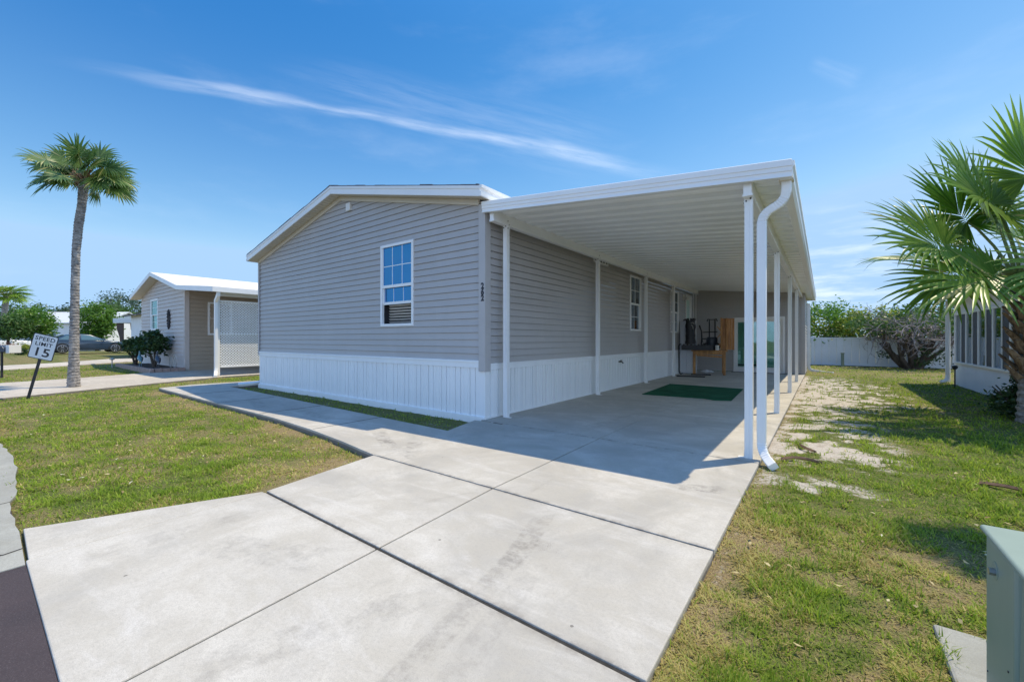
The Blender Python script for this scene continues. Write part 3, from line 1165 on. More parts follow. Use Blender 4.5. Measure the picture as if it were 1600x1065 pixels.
def window(parent, fr, u0, u1, z0, z1, glass='glass', cols=3, label=None, opened=0.0, blind=True, name='window', fw=0.05, low='glass', shade=False):
    """single hung window on frame fr=(O,U,N): outer frame, two sashes, grids, panes, blind, dark room behind"""
    f = MB(*fr)
    n1 = 0.036
    f.box(u0, u1, -0.02, n1, z1 - fw, z1)
    f.box(u0, u1, -0.02, n1, z0, z0 + fw)
    f.box(u0, u0 + fw, -0.02, n1 - 0.001, z0 + fw, z1 - fw)
    f.box(u1 - fw, u1, -0.02, n1 - 0.001, z0 + fw, z1 - fw)
    w = f.build(name, 'vinylwhite', parent, bevel=0.004)
    if label:
        w['label'] = label
    zm = z0 + (z1 - z0) * 0.485
    s = MB(*fr)
    a0, a1 = u0 + fw, u1 - fw
    s.box(a0, a1, -0.012, 0.026, zm - 0.022, zm + 0.03)
    s.box(a0, a0 + 0.018, -0.010, 0.020, zm + 0.03, z1 - fw)
    s.box(a1 - 0.018, a1, -0.010, 0.020, zm + 0.03, z1 - fw)
    b0 = z0 + fw + opened
    if opened:
        s.box(a0, a1, -0.035, 0.0, b0, b0 + 0.05)
    s.box(a0, a0 + 0.024, -0.035, 0.006, b0 + 0.05 if opened else z0 + fw, zm - 0.022)
    s.box(a1 - 0.024, a1, -0.035, 0.006, b0 + 0.05 if opened else z0 + fw, zm - 0.022)
    s.build('sash', 'vinylwhite', w, bevel=0.002)
    m = MB(*fr)
    wid = (a1 - a0)
    for k in range(1, cols):
        u = a0 + wid * k / cols
        m.box(u - 0.007, u + 0.007, 0.000, 0.008, zm + 0.03, z1 - fw)
        m.box(u - 0.006, u + 0.006, -0.030, -0.022, b0 + (0.05 if opened else 0), zm - 0.022)
    zu = (zm + 0.03 + z1 - fw) / 2
    m.box(a0 + 0.018, a1 - 0.018, 0.0005, 0.0075, zu - 0.007, zu + 0.007)
    if not opened:
        zl = (z0 + fw + zm) / 2
        m.box(a0 + 0.024, a1 - 0.024, -0.0295, -0.0225, zl - 0.006, zl + 0.006)
    m.build('grille', 'vinylwhite', w)
    p = MB(*fr)
    p.box(a0, a1, 0.001, 0.005, zm + 0.02, z1 - fw + 0.005)
    p.build('pane', glass, w)
    p = MB(*fr)
    p.box(a0, a1, -0.028, -0.024, b0, zm)
    p.build('pane', low, w)
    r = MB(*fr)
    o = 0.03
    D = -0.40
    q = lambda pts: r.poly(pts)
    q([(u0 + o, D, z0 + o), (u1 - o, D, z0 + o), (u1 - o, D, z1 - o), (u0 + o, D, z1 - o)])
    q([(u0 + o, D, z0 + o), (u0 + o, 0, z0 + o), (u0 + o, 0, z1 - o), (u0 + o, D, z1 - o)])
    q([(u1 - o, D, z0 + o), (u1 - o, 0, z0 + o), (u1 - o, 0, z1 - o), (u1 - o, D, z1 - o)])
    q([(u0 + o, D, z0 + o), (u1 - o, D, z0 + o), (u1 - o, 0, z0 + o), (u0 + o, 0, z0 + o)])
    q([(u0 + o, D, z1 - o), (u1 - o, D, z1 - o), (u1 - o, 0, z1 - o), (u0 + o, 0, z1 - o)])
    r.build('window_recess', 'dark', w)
    if blind:
        s = MB(*fr)
        z = z0 + fw + 0.02
        while z < z1 - fw - 0.02:
            s.add([(a0 + 0.03, -0.13, z), (a1 - 0.03, -0.13, z), (a1 - 0.03, -0.10, z + 0.028), (a0 + 0.03, -0.10, z + 0.028)], [(0, 1, 2, 3)])
            z += 0.052
        s.build('blind', 'blind', w)
    if shade:
        s = MB(*fr)
        s.box(a0 + 0.01, a1 - 0.01, -0.12, -0.11, z0 + 0.06, z0 + (z1 - z0) * 0.46)
        s.build('curtain', 'curtain', w)
    return w


# ================================================================== THE HOUSE
HX0, HX1, HY = -12.10, -4.14, 4.80
RX, RZ, EZ = -8.11, 4.37, 3.465            # ridge x, top of rake at ridge and eaves
SL = (RZ - EZ) / 4.12
BACK = 20.0


def rake(x):
    return RZ - abs(x - RX) * SL


def build_house():
    h = thing('mobile_home', 'grey sided mobile home on white skirting, its gable wall facing the driveway', 'mobile home', (-8.12, 4.8, 0))
    front = ((0, HY, 0), (1, 0, 0), (0, -1, 0))
    side = ((HX1, 0, 0), (0, 1, 0), (1, 0, 0))
    backw = ((0, 17.5, 0), (1, 0, 0), (0, -1, 0))
    top = lambda x: rake(x) - 0.17
    # front gable wall
    m = MB(*front)
    zc = top(HX0)
    def xl(z):
        return HX0 if z <= zc else RX - (RZ - 0.17 - z) / SL
    def xr(z):
        return HX1 if z <= zc else RX + (RZ - 0.17 - z) / SL
    FWN = (-6.73, -5.78, 1.46, 2.99)
    hole = (FWN[0] + .03, FWN[1] - .03, FWN[2] + .03, FWN[3] - .03)
    siding(m, 0.89, RZ - 0.175, xl, xr, [hole], [zc])
    m.build('gable_wall', 'siding', h)
    # side wall under the carport
    m = MB(*side)
    wins = [(10.72, 11.54, 1.45, 2.95), (14.40, 15.36, 1.45, 2.90)]
    door = (16.30, 17.16, 0.86, 2.92)
    holes = [(a + .03, b - .03, c + .03, d - .03) for a, b, c, d in wins] + [(door[0] + 0.02, door[1] - 0.02, door[2], door[3] - 0.02)]
    siding(m, 0.84, 3.30, lambda z: HY, lambda z: 17.5, holes, dep=0.026, notch=-0.006)
    m.build('side_wall', 'siding', h)
    # far (left) side wall, plain
    m = MB((HX0, 0, 0), (0, 1, 0), (-1, 0, 0))
    siding(m, 0.89, 3.30, lambda z: HY, lambda z: BACK, [], exp=0.11)
    skirting(m, HY, BACK, 0.0, 0.80)
    m.build('rear_side_wall', 'siding', h)
    # addition at the carport's end
    m = MB(*backw)
    sdoor = (-2.70, -1.08, 0.0, 2.03)
    siding(m, 0.02, 3.14, lambda z: HX1, lambda z: -0.52, [(sdoor[0] + .02, sdoor[1] - .02, 0.0, 2.01)], dep=0.026, notch=-0.006)
    m.build('addition_wall', 'siding', h)
    m = MB((-0.52, 0, 0), (0, 1, 0), (1, 0, 0))
    siding(m, 0.02, 2.80, lambda z: 17.5, lambda z: BACK)
    m.build('addition_wall', 'siding', h)
    m = MB()
    m.box(-0.60, -0.495, 17.475, 17.56, 0.0, 2.80)
    m.build('corner_trim', 'trim_grey', h, bevel=0.004)
    # skirting
    m = MB(*front)
    skirting(m, HX0, HX1, 0.0, 0.80)
    m.build('skirting', 'skirt', h)
    m = MB(*side)
    skirting(m, HY, 17.5, 0.0, 0.78)
    m.build('skirting', 'skirt', h)
    m = MB(*front)
    for z0, z1, n in ((0.775, 0.86, 0.034), (0.86, 0.895, 0.044)):
        m.box(HX0 - n, HX1 + n, -0.01, n, z0, z1)
    m.build('skirt_trim', 'skirt', h, bevel=0.004)
    m = MB(*side)
    for z0, z1, n in ((0.745, 0.815, 0.034), (0.815, 0.845, 0.042)):
        m.box(HY + 0.01, 17.48, -0.01, n, z0, z1)
    m.build('skirt_trim', 'skirt', h, bevel=0.004)
    m = MB(*front)
    m.box(HX0 - 0.02, HX1 + 0.03, 0.0, 0.05, -0.08, 0.035)
    m.build('skirt_base', 'skirt', h, bevel=0.004)
    m = MB(*side)
    m.box(HY, 17.48, 0.0, 0.032, -0.02, 0.03)
    m.build('skirt_base', 'skirt', h, bevel=0.004)
    m = MB()
    m.box(HX1 - 0.02, HX1 + 0.028, HY - 0.028, HY + 0.02, 0.0, 0.772)
    m.build('skirt_corner', 'skirt', h, bevel=0.006)
    # corner posts of grey vinyl
    m = MB()
    m.box(HX1 - 0.085, HX1 + 0.050, HY - 0.050, HY - 0.02, 0.73, 3.285)
    m.box(HX1 + 0.021, HX1 + 0.050, HY - 0.0199, HY + 0.085, 0.73, 3.285)
    m.build('corner_trim', 'trim_grey', h, bevel=0.005)
    m = MB()
    m.box(HX0 - 0.045, HX0 + 0.02, HY - 0.045, HY - 0.02, 0.80, 3.28)
    m.box(HX0 - 0.045, HX0 - 0.02, HY - 0.0199, HY + 0.085, 0.80, 3.28)
    m.build('corner_trim', 'trim_grey', h, bevel=0.005)
    m = MB()
    m.box(HX1 + 0.02, HX1 + 0.05, 17.42, 17.478, 0.0, 3.15)
    m.box(HX1 + 0.10, HX1 + 0.13, 17.44, 17.475, 0.0, 3.15)
    m.build('corner_trim', 'white', h)
    # roof
    xa, xb = -12.27, -4.02
    FY = 4.54
    m = MB()
    for (a, b) in ((xa, RX), (RX, xb)):
        za, zb = rake(a), rake(b)
        A = [(a, FY + 0.02, za - 0.02), (b, FY + 0.02, zb - 0.02), (b, BACK + .2, zb - 0.02), (a, BACK + .2, za - 0.02)]
        B = [(x, y, z + 0.025) for x, y, z in A]
        m.loft(A, B)
    # ragged shingle edge
    m2 = MB()
    x = xa
    while x < xb - 0.05:
        e = min(x + 0.31, xb)
        if x < RX < e:
            e = RX
        lift = random.uniform(0.000, 0.012)
        A = [(x, FY - 0.012, rake(x) + 0.001 + lift * .3), (e - 0.006, FY - 0.012, rake(e) + 0.001 + lift * .3), (e - 0.006, FY + 0.5, rake(e) + 0.006), (x, FY + 0.5, rake(x) + 0.006)]
        B = [(px, py, pz + 0.010 + lift) for px, py, pz in A]
        m2.loft(A, B)
        x = e
    m.v, m.f = m.v, m.f
    rf = m.build('roof', 'shingle', h)
    m2.build('shingle_edge', 'shingle', rf)
    # rake fascia in two steps
    m = MB()
    for (a, b) in ((xa, RX), (RX, xb)):
        for (d0, d1, y0, y1) in ((0.155, 0.045, FY, FY + 0.02), (0.045, 0.0, FY - 0.010, FY + 0.02)):
            A = [(a, y0, rake(a) - d0), (b, y0, rake(b) - d0), (b, y1, rake(b) - d0), (a, y1, rake(a) - d0)]
            B = [(a, y0, rake(a) - d1), (b, y0, rake(b) - d1), (b, y1, rake(b) - d1), (a, y1, rake(a) - d1)]
            m.loft(A, B)
    m.build('rake_fascia', 'fascia', h, bevel=0.003)
    for xx, s in ((xb, 1), (xa, -1)):
        m = MB()
        z = rake(xx)
        pr = [(0.0, z - 0.155), (0.035, z - 0.155), (0.042, z - 0.10), (0.010, z - 0.085), (0.010, z - 0.045), (0.05, z - 0.035), (0.055, z + 0.005), (0.0, z + 0.005)]
        m.loft([(xx + s * p, FY - 0.008, q) for p, q in pr], [(xx + s * p, BACK + .2, q) for p, q in pr])
        m.build('eave_fascia', 'fascia', h)
    # soffit with grooves, and the frieze under it
    m = MB()
    for (a, b) in ((xa, RX), (RX, xb)):
        n = int(abs(b - a) / 0.10)
        for k in range(n):
            x0, x1 = a + (b - a) * k / n, a + (b - a) * (k + 1) / n
            e = 0.008
            A = [(x0 + e, FY + 0.02, rake(x0 + e) - 0.145), (x1 - e, FY + 0.02, rake(x1 - e) - 0.145), (x1 - e, HY, rake(x1 - e) - 0.145), (x0 + e, HY, rake(x0 + e) - 0.145)]
            m.loft(A, [(x, y, z + 0.01) for x, y, z in A])
        A = [(a, FY + 0.021, rake(a) - 0.134), (b, FY + 0.021, rake(b) - 0.134), (b, HY, rake(b) - 0.134), (a, HY, rake(a) - 0.134)]
        m.loft(A, [(x, y, z + 0.008) for x, y, z in A])
    m.box(xa, HX0, HY, BACK, rake(xa) - 0.15, rake(xa) - 0.14)
    m.build('soffit', 'soffit', h)
    m = MB()
    for (a, b) in ((HX0, RX), (RX, HX1 - 0.09)):
        A = [(a, HY - 0.042, rake(a) - 0.235), (b, HY - 0.042, rake(b) - 0.235), (b, HY - 0.005, rake(b) - 0.235), (a, HY - 0.005, rake(a) - 0.235)]
        B = [(x, y, z + 0.088) for x, y, z in A]
        m.loft(A, B)
    m.build('frieze', 'soffit', h, bevel=0.003)
    # windows and doors
    window(h, front, *FWN, glass='glass_blue', low='glass_blue', opened=0.36, label='half open window with blue reflections in the gable wall')
    window(h, side, *wins[0], glass='glass', cols=2, blind=False, shade=False, label='tall narrow window under the carport')
    window(h, side, *wins[1], glass='glass', cols=2, blind=True)
    d = MB(*side)
    a, b, c, e = door
    d.box(a, b, -0.02, 0.035, e - 0.05, e)
    d.box(a, a + 0.05, -0.02, 0.034, c, e - 0.05)
    d.box(b - 0.05, b, -0.02, 0.034, c, e - 0.05)
    dd = d.build('door', 'vinylwhite', h, bevel=0.003)
    d = MB(*side)
    d.box(a + 0.05, b - 0.05, -0.03, 0.0, c, c + 0.75)
    d.box(a + 0.05, a + 0.19, -0.03, 0.0, c + 0.75, e - 0.05)
    d.box(b - 0.19, b - 0.05, -0.03, 0.0, c + 0.75, e - 0.05)
    d.box(a + 0.19, b - 0.19, -0.03, 0.0, e - 0.2, e - 0.05)
    d.build('door_leaf', 'vinylwhite', dd, bevel=0.003)
    d = MB(*side)
    d.box(a + 0.19, b - 0.19, -0.025, -0.01, c + 0.75, e - 0.2)
    d.build('pane', 'frosted', dd)
    d = MB(*side)
    d.tube([(b - 0.11, 0.0, c + 0.98), (b - 0.11, 0.05, c + 0.98), (b - 0.17, 0.05, c + 0.98)], 0.012, 6)
    d.build('handle', 'steel', dd)
    # door step of the side door is hidden; wall lamp beside the door
    d = MB(*side)
    d.box(15.95, 16.10, 0.0, 0.04, 2.68, 2.88)
    l = d.build('wall_light', 'plastic_white', h, bevel=0.01)
    for u in (15.98, 16.09):
        d = MB(*side)
        d.tube([(u, 0.05, 2.76), (u - 0.02, 0.10, 2.74), (u - 0.03, 0.17, 2.71)], [0.028, 0.045, 0.055], 10)
        d.build('lamp_head', 'plastic_white', l, smooth=True)
    # slotted white vent high on the side wall
    d = MB(*side)
    v0, v1 = 8.52, 9.28
    d.box(v0, v1, 0.0, 0.04, 2.97, 3.0)
    d.box(v0, v1, 0.0, 0.04, 3.10, 3.13)
    d.box(v0, v0 + 0.03, 0.0, 0.039, 3.0, 3.10)
    d.box(v1 - 0.03, v1, 0.0, 0.039, 3.0, 3.10)
    v = d.build('wall_vent', 'vinylwhite', h)
    d = MB(*side)
    d.box(v0 + .03, v1 - .03, 0.0, 0.015, 3.0, 3.10)
    d.build('vent_opening', 'dark', v)
    for k in range(1, 5):
        d = MB(*side)
        u = v0 + (v1 - v0) * k / 5
        d.box(u - 0.02, u + 0.02, 0.015, 0.035, 3.0, 3.10)
        d.build('vent_bar', 'vinylwhite', v)
    # small white box below the ridge
    d = MB(*front)
    d.box(-7.88, -7.73, 0.0, 0.06, 3.86, 4.02)
    d.build('gable_box', 'plastic_white', h, bevel=0.012)
    # hose tap on the skirting
    d = MB(*side)
    d.tube([(9.95, 0.0, 0.66), (9.95, 0.10, 0.66), (9.95, 0.14, 0.62)], 0.016, 8)
    d.tube([(9.90, 0.09, 0.69), (10.0, 0.09, 0.69)], 0.010, 6)
    d.tube([(9.95, 0.07, 0.66), (9.95, 0.075, 0.70)], 0.008, 6)
    d.build('hose_tap', 'iron', h, smooth=True)
    # number on the corner post
    for k, ch in enumerate('262'):
        mt = Matrix.Translation(Vector((HX1 - 0.002, HY - 0.0515, 2.03 - k * 0.092)) - WL[h.name]) @ Matrix.Rotation(R(90), 4, 'X')
        lettering('house_number', ch, 0.125, 'signblack', h, mt, depth=0.004, bold=0.006, sx=0.95)
    # sliding glass door in the addition
    d = MB(*backw)
    a, b, c, e = sdoor
    d.box(a, b, -0.03, 0.05, e - 0.09, e)
    d.box(a, a + 0.07, -0.03, 0.049, c, e - 0.09)
    d.box(b - 0.07, b, -0.03, 0.049, c, e - 0.09)
    d.box(a + .07, b - .07, -0.03, 0.045, c, c + 0.06)
    sdo = d.build('sliding_door', 'vinylwhite', h, bevel=0.004)
    mid = (a + b) / 2
    for (p, q, nn) in ((a + 0.07, mid + 0.03, 0.02), (mid - 0.03, b - 0.07, -0.012)):
        d = MB(*backw)
        d.box(p, p + 0.075, nn - 0.02, nn + 0.015, c + .06, e - .09)
        d.box(q - 0.075, q, nn - 0.02, nn + 0.015, c + .06, e - .09)
        d.box(p + .075, q - .075, nn - 0.02, nn + 0.0145, c + .06, c + 0.20)
        d.box(p + .075, q - .075, nn - 0.02, nn + 0.0145, e - 0.17, e - .09)
        sl = d.build('door_panel', 'vinylwhite', sdo, bevel=0.003)
        d = MB(*backw)
        d.box(p + .075, q - .075, nn - 0.008, nn - 0.002, c + .2, e - .17)
        d.build('pane', 'glass_green', sdo)
    d = MB(*backw)
    d.box(a + .05, b - .05, -0.09, -0.08, 0.0, 2.0)
    d.build('drape', 'frosted', sdo)
    d = MB(*backw)
    d.box(a + .15, b - .7, 0.052, 0.062, 0.25, 0.30)
    d.build('security_bar', 'black', sdo)
    d = MB(*backw)
    d.box(a - .05, b + .05, -0.02, 0.20, -0.02, 0.012)
    d.build('door_sill', 'iron', sdo)
    d = MB()
    d.box(HX1, -0.53, 17.47, 17.482, 0.0, 0.02)
    # downspout of the addition at the yard side
    sec = [(-0.05, -0.038), (0.05, -0.038), (0.05, 0.038), (-0.05, 0.038)]
    d = MB()
    d.tube([(-0.45, 19.93, 2.62), (-0.45, 19.93, 0.2), (-0.43, 19.93, 0.07), (-0.35, 19.93, 0.01), (-0.1, 19.9, -0.03), (0.12, 19.7, -0.055), (0.30, 19.55, -0.05)], 1.0, sec=sec)
    d.build('downspout', 'white', h, bevel=0.008)
    # end of the rear downspout by the far left corner
    d = MB()
    d.tube([(HX0 - 0.12, HY + 0.35, 0.6), (HX0 - 0.12, HY + 0.30, 0.16), (HX0 - 0.13, HY + 0.20, 0.06), (HX0 - 0.2, HY - 0.10, 0.03), (HX0 - 0.30, HY - 0.42, 0.015)], 1.0, sec=sec)
    d.build('downspout', 'white', h, bevel=0.008)


# ------------------------------------------------------------------ carport
CX0, CX1, CY0, CY1 = -4.02, -0.235, 4.70, 20.3


def cz(x):
    return 2.755 + (CX1 - x) * 0.0965            # underside of the fascia


def build_carport():
    c = thing('carport', 'white aluminium carport roof on slender posts beside the grey home', 'carport', (-2.2, 4.8, 0))
    # roof pans run out from the house; seen from below as ribs
    m = MB()
    pitch = 0.305
    prof = []
    y = CY0 + 0.03
    while y < CY1 - 0.02:
        prof += [(y, 0.034), (y + 0.150, 0.030), (y + 0.172, 0.040), (y + 0.190, 0.066), (y + 0.206, 0.078), (y + 0.232, 0.078), (y + 0.250, 0.060), (y + 0.268, 0.040), (y + 0.286, 0.034), (y + 0.292, 0.088), (y + 0.298, 0.088)]
        y += pitch
    xs = (CX0 - 0.105, CX1 - 0.02)
    lo = [[(x, yy, cz(x) + zz) for yy, zz in prof] for x in xs]
    n = len(prof)
    m.add(lo[0] + lo[1], [(i, i + 1, n + i + 1, n + i) for i in range(n - 1)])
    hi = [[(x, yy, cz(x) + 0.158) for yy in (CY0 + 0.02, CY1)] for x in xs]
    m.add(hi[0] + hi[1], [(0, 1, 3, 2)])
    m.build('roof_pan', 'pan', c)
    # front fascia with its three bands
    m = MB()
    pr = [(0.035, 0.0), (-0.012, 0.0), (-0.012, 0.008), (0.004, 0.012), (0.004, 0.055), (-0.006, 0.060), (-0.006, 0.098), (-0.014, 0.104), (-0.014, 0.162), (0.0, 0.17), (0.035, 0.17)]
    m.loft([(CX0 - 0.09, CY0 + a, cz(CX0 - .09) + b) for a, b in pr], [(CX1, CY0 + a, cz(CX1) + b) for a, b in pr])
    m.build('front_fascia', 'fascia', c)
    # outer gutter fascia
    m = MB()
    z = cz(CX1)
    pr = [(-0.10, 0.005), (-0.02, 0.0), (0.004, 0.03), (0.004, 0.10), (0.020, 0.12), (0.020, 0.165), (-0.004, 0.168), (-0.004, 0.06), (-0.10, 0.05)]
    m.loft([(CX1 + a, CY0 + 0.036, z + b) for a, b in pr], [(CX1 + a, CY1, z + b) for a, b in pr])
    m.build('gutter', 'fascia', c)
    m = MB()
    m.box(CX0 - 0.1, CX1, CY1, CY1 + 0.03, cz(CX1), cz(CX0) + 0.12)
    m.build('rear_fascia', 'fascia', c)
    # beams over the two post lines
    for (x, y1) in ((-3.97, 17.44), (-0.61, 17.47)):
        m = MB()
        zt = cz(x + 0.04) + 0.044
        m.box(x - 0.038, x + 0.038, CY0 + 0.06, y1, zt - 0.165, zt)
        m.box(x - 0.046, x + 0.046, CY0 + 0.062, y1 - 0.001, zt - 0.1655, zt - 0.14)
        m.build('beam', 'white', c, bevel=0.005)
    # posts: square tube with shallow flutes, brackets and base angles
    def post_shape(x, y, z1, face):
        m = MB()
        a = 0.037
        m.slab([(x - a, y - a), (x - 0.010, y - a), (x - 0.008, y - a + 0.004), (x + 0.008, y - a + 0.004), (x + 0.010, y - a), (x + a, y - a),
                (x + a, y + a), (x - a, y + a)], 0.0, z1)
        p = m.build('post', 'white', c, bevel=0.003)
        m = MB()
        s = face
        m.box(x + s * (a + 0.001), x + s * (a + 0.004), y - 0.03, y + 0.03, 0.0, 0.07)
        m.box(x + s * (a + 0.001), x + s * (a + 0.06), y - 0.03, y + 0.03, 0.0, 0.004)
        m.build('base_angle', 'white', p)
        m = MB()
        m.box(x + s * (a + 0.001), x + s * (a + 0.005), y - 0.032, y + 0.032, z1 - 0.07, z1 + 0.10)
        m.build('bracket', 'white', p)
        spots = [((x + s * (a + 0.008), y + (0.012 if k % 2 else -0.014), z1 - 0.04 + 0.055 * k), (1, 0, 0)) for k in range(3)]
        spots += [((x - 0.02 + 0.04 * k, y - a - 0.004, z1 - 0.03 + 0.02 * (k % 2)), (0, 1, 0)) for k in range(2)]
        for q, ax in spots:
            m = MB()
            m.disc(q, ax, 0.0085, 0.008, 8)
            m.build('screw', 'screw', p)
        return p
    zl = cz(-3.93) + 0.044 - 0.164
    zr = cz(-0.57) + 0.044 - 0.164
    ys = (5.12, 8.42, 11.52, 14.20)
    p0 = post_shape(-3.97, ys[0], zl, 1)
    for y in ys[1:]:
        copy_part(p0, c, (0, y - ys[0], 0))
    ys = (4.87, 8.10, 11.40, 14.45)
    p0 = post_shape(-0.61, ys[0], zr, -1)
    for y in ys[1:]:
        copy_part(p0, c, (0, y - ys[0], 0))
    # the front post runs up to the fascia
    m = MB()
    m.box(-0.640, -0.585, 4.80, 4.832, zr - 0.002, cz(-0.60) + 0.02)
    m.build('post_cap', 'white', c, bevel=0.003)
    # gutter downspout beside the front post
    base = [(-0.285, 4.83, 2.80), (-0.285, 4.83, 2.70), (-0.287, 4.83, 2.66), (-0.298, 4.832, 2.615), (-0.322, 4.835, 2.575), (-0.352, 4.84, 2.548),
            (-0.40, 4.848, 2.525), (-0.44, 4.855, 2.503), (-0.470, 4.862, 2.475), (-0.490, 4.867, 2.435), (-0.497, 4.87, 2.39), (-0.497, 4.87, 2.33),
            (-0.497, 4.87, 0.34), (-0.497, 4.87, 0.17), (-0.492, 4.86, 0.125), (-0.475, 4.83, 0.078), (-0.45, 4.785, 0.045), (-0.42, 4.735, 0.022), (-0.38, 4.66, 0.0)]
    pts, rad = [], []
    for i in range(len(base) - 1):
        a, b = Vector(base[i]), Vector(base[i + 1])
        elbow = (3 <= i <= 9 and i not in (6,)) or 13 <= i <= 16
        k = 4 if elbow else 1
        for j in range(k):
            pts.append(a.lerp(b, j / k))
            rad.append(0.93 if elbow and j % 2 == 0 else 1.0)
    pts.append(Vector(base[-1]))
    rad.append(1.0)
    sec = [(-0.041, -0.026), (-0.034, -0.033), (0.034, -0.033), (0.041, -0.026), (0.041, 0.026), (0.034, 0.033), (-0.034, 0.033), (-0.041, 0.026)]
    m = MB()
    m.tube(pts, rad, sec=sec)
    m.build('downspout', 'white', c)
    m = MB()
    m.box(-0.345, -0.225, 4.77, 4.89, 2.755, 2.775)
    m.build('gutter_outlet', 'soffit', c, bevel=0.004)


# ------------------------------------------------------------------ things under the carport
def build_porch_things():
    m = MB()
    pts = [(-3.20, 9.03), (-1.95, 9.13), (-1.72, 9.00), (-1.45, 9.12), (-1.50, 10.2), (-1.55, 11.46), (-2.4, 11.52), (-3.33, 11.57), (-3.26, 10.3)]
    m.slab(pts, 0.004, 0.014)
    o = m.build('carpet', 'carpet')
    tag(o, 'dark green turf carpet lying on the concrete under the carport', 'carpet')

    # work bench with timber legs
    b = thing('work_bench', 'rough timber work bench on four legs at the end of the carport', 'work bench', (-3.1, 15.9, 0))
    A, B = Vector((-3.62, 15.25, 0)), Vector((-2.62, 15.45, 0))
    ux = (B - A).normalized()
    vy = Vector((-ux.y, ux.x, 0))
    fr = (A, ux, vy)
    Lb, Wb = 1.02, 1.15
    m = MB(*fr)
    for k in range(5):
        m.box(-0.05, Lb + 0.06, k * Wb / 5 + 0.004, (k + 1) * Wb / 5 - 0.004, 0.80, 0.845 + 0.002 * (k % 2))
    m.build('bench_top', 'wood', b, bevel=0.006)
    m = MB(*fr)
    m.box(0.0, Lb, 0.0, 0.04, 0.70, 0.799)
    m.build('apron', 'wood', b, bevel=0.004)
    m = MB(*fr)
    m.box(0.0, Lb, Wb - 0.04, Wb, 0.70, 0.799)
    m.build('apron', 'wood', b, bevel=0.004)
    for (u, v) in ((0.0, 0.041), (Lb - 0.09, 0.041), (0.0, Wb - 0.131), (Lb - 0.09, Wb - 0.131)):
        m = MB(*fr)
        m.box(u, u + 0.09, v, v + 0.09, 0.0, 0.799)
        m.build('leg', 'wood', b, bevel=0.006)
    m = MB(*fr)
    m.beam((0.12, 0.02, 0.68), (Lb - 0.1, 0.02, 0.62), 0.035, 0.06)
    m.build('brace', 'wood', b)

    # slatted cedar cabinet standing on the bench
    f2 = (A + ux * (Lb - 0.12) + vy * 0.05, ux, vy)
    c = thing('cedar_cabinet', 'upright slatted cedar box standing on the work bench', 'wooden box', tuple(f2[0] + Vector((0, 0, 0.85))))
    z0, z1 = 0.851, 1.93
    m = MB(*f2)
    for k in range(5):
        m.box(k * 0.075, k * 0.075 + 0.07, 0.0, 0.02, z0 + 0.02, z1 - 0.02 - 0.01 * (k % 2))
    m.build('front_panel', 'woodv', c, bevel=0.003)
    m = MB(*f2)
    for k in range(6):
        m.box(0.36, 0.38, 0.025 + k * 0.105, 0.125 + k * 0.105, z0 + 0.01, z1 - 0.03)
    m.build('side_panel', 'woodv', c, bevel=0.003)
    m = MB(*f2)
    for k in range(6):
        m.box(0.0, 0.02, 0.025 + k * 0.105, 0.125 + k * 0.105, z0 + 0.01, z1 - 0.04)
    m.build('side_panel', 'woodv', c, bevel=0.003)
    m = MB(*f2)
    m.box(-0.04, 0.01, -0.055, -0.005, 0.86, z1 + 0.02)
    m.box(0.12, 0.17, -0.055, -0.005, 0.86, z1 + 0.01)
    m.build('upright', 'wood', c, bevel=0.004)
    m = MB(*f2)
    for (a, bb) in (((-0.02, -0.03, 1.5), (-0.14, -0.03, 1.66)), ((-0.02, -0.03, 1.42), (-0.13, -0.03, 1.28)), ((-0.02, -0.03, 1.1), (-0.12, -0.03, 0.98))):
        m.beam(a, bb, 0.03, 0.03)
    m.build('bracket', 'wood', c)
    m = MB(*f2)
    m.box(-0.01, 0.39, 0.0, 0.68, z1 - 0.019, z1)
    m.build('top_panel', 'wood', c, bevel=0.004)

    # black ribbed tray on the bench's left end, reaching out past it
    t = thing('black_tray', 'long black ribbed plastic tray lying across the bench front', 'tray', tuple(A + Vector((0, 0, 0.85))))
    m = MB(*fr)
    u0, u1 = -0.36, 0.64
    m.box(u0, u1, -0.10, -0.08, 0.85, 1.02)
    m.box(u0, u1, 0.08, 0.10, 0.85, 1.02)
    m.box(u0, u0 + 0.02, -0.08, 0.08, 0.85, 1.02)
    m.box(u1 - 0.02, u1, -0.08, 0.08, 0.85, 1.02)
    m.box(u0 + .02, u1 - .02, -0.08, 0.08, 0.849, 0.862)
    m.build('tray_body', 'black', t, bevel=0.004)
    for k in range(8):
        m = MB(*fr)
        u = u0 + 0.07 + k * 0.12
        m.tube([(u, -0.075, 1.025), (u, 0.075, 1.025)], 0.032, 8)
        m.build('roller', 'black', t, smooth=True)

    # black quilted bag standing on the tray
    g = thing('golf_bag', 'tall black bag with folded top standing on the black tray', 'bag', tuple(A + Vector((0, 0, 1.0))))
    m = MB(*fr)
    rings = []
    cxu, cv = -0.075, 0.0
    for k in range(12):
        z = 1.055 + k * 0.075
        r = 0.155 + 0.012 * math.sin(k * 1.7) - (0.02 if k in (5,) else 0)
        rings.append([(cxu + math.cos(2 * PI * i / 18) * r * (1 + 0.06 * math.sin(3 * i + k)), cv + math.sin(2 * PI * i / 18) * 0.095, z) for i in range(18)])
    m.sweep(rings)
    m.build('bag_body', 'black', g, smooth=True)
    m = MB(*fr)
    for k in range(5):
        a = k * 1.25
        m.tube([(cxu + 0.06 * math.cos(a), cv + 0.05 * math.sin(a), 1.84), (cxu + 0.10 * math.cos(a), cv + 0.08 * math.sin(a), 1.93), (cxu + 0.17 * math.cos(a), cv + 0.11 * math.sin(a), 1.90)], [0.03, 0.04, 0.03], 7)
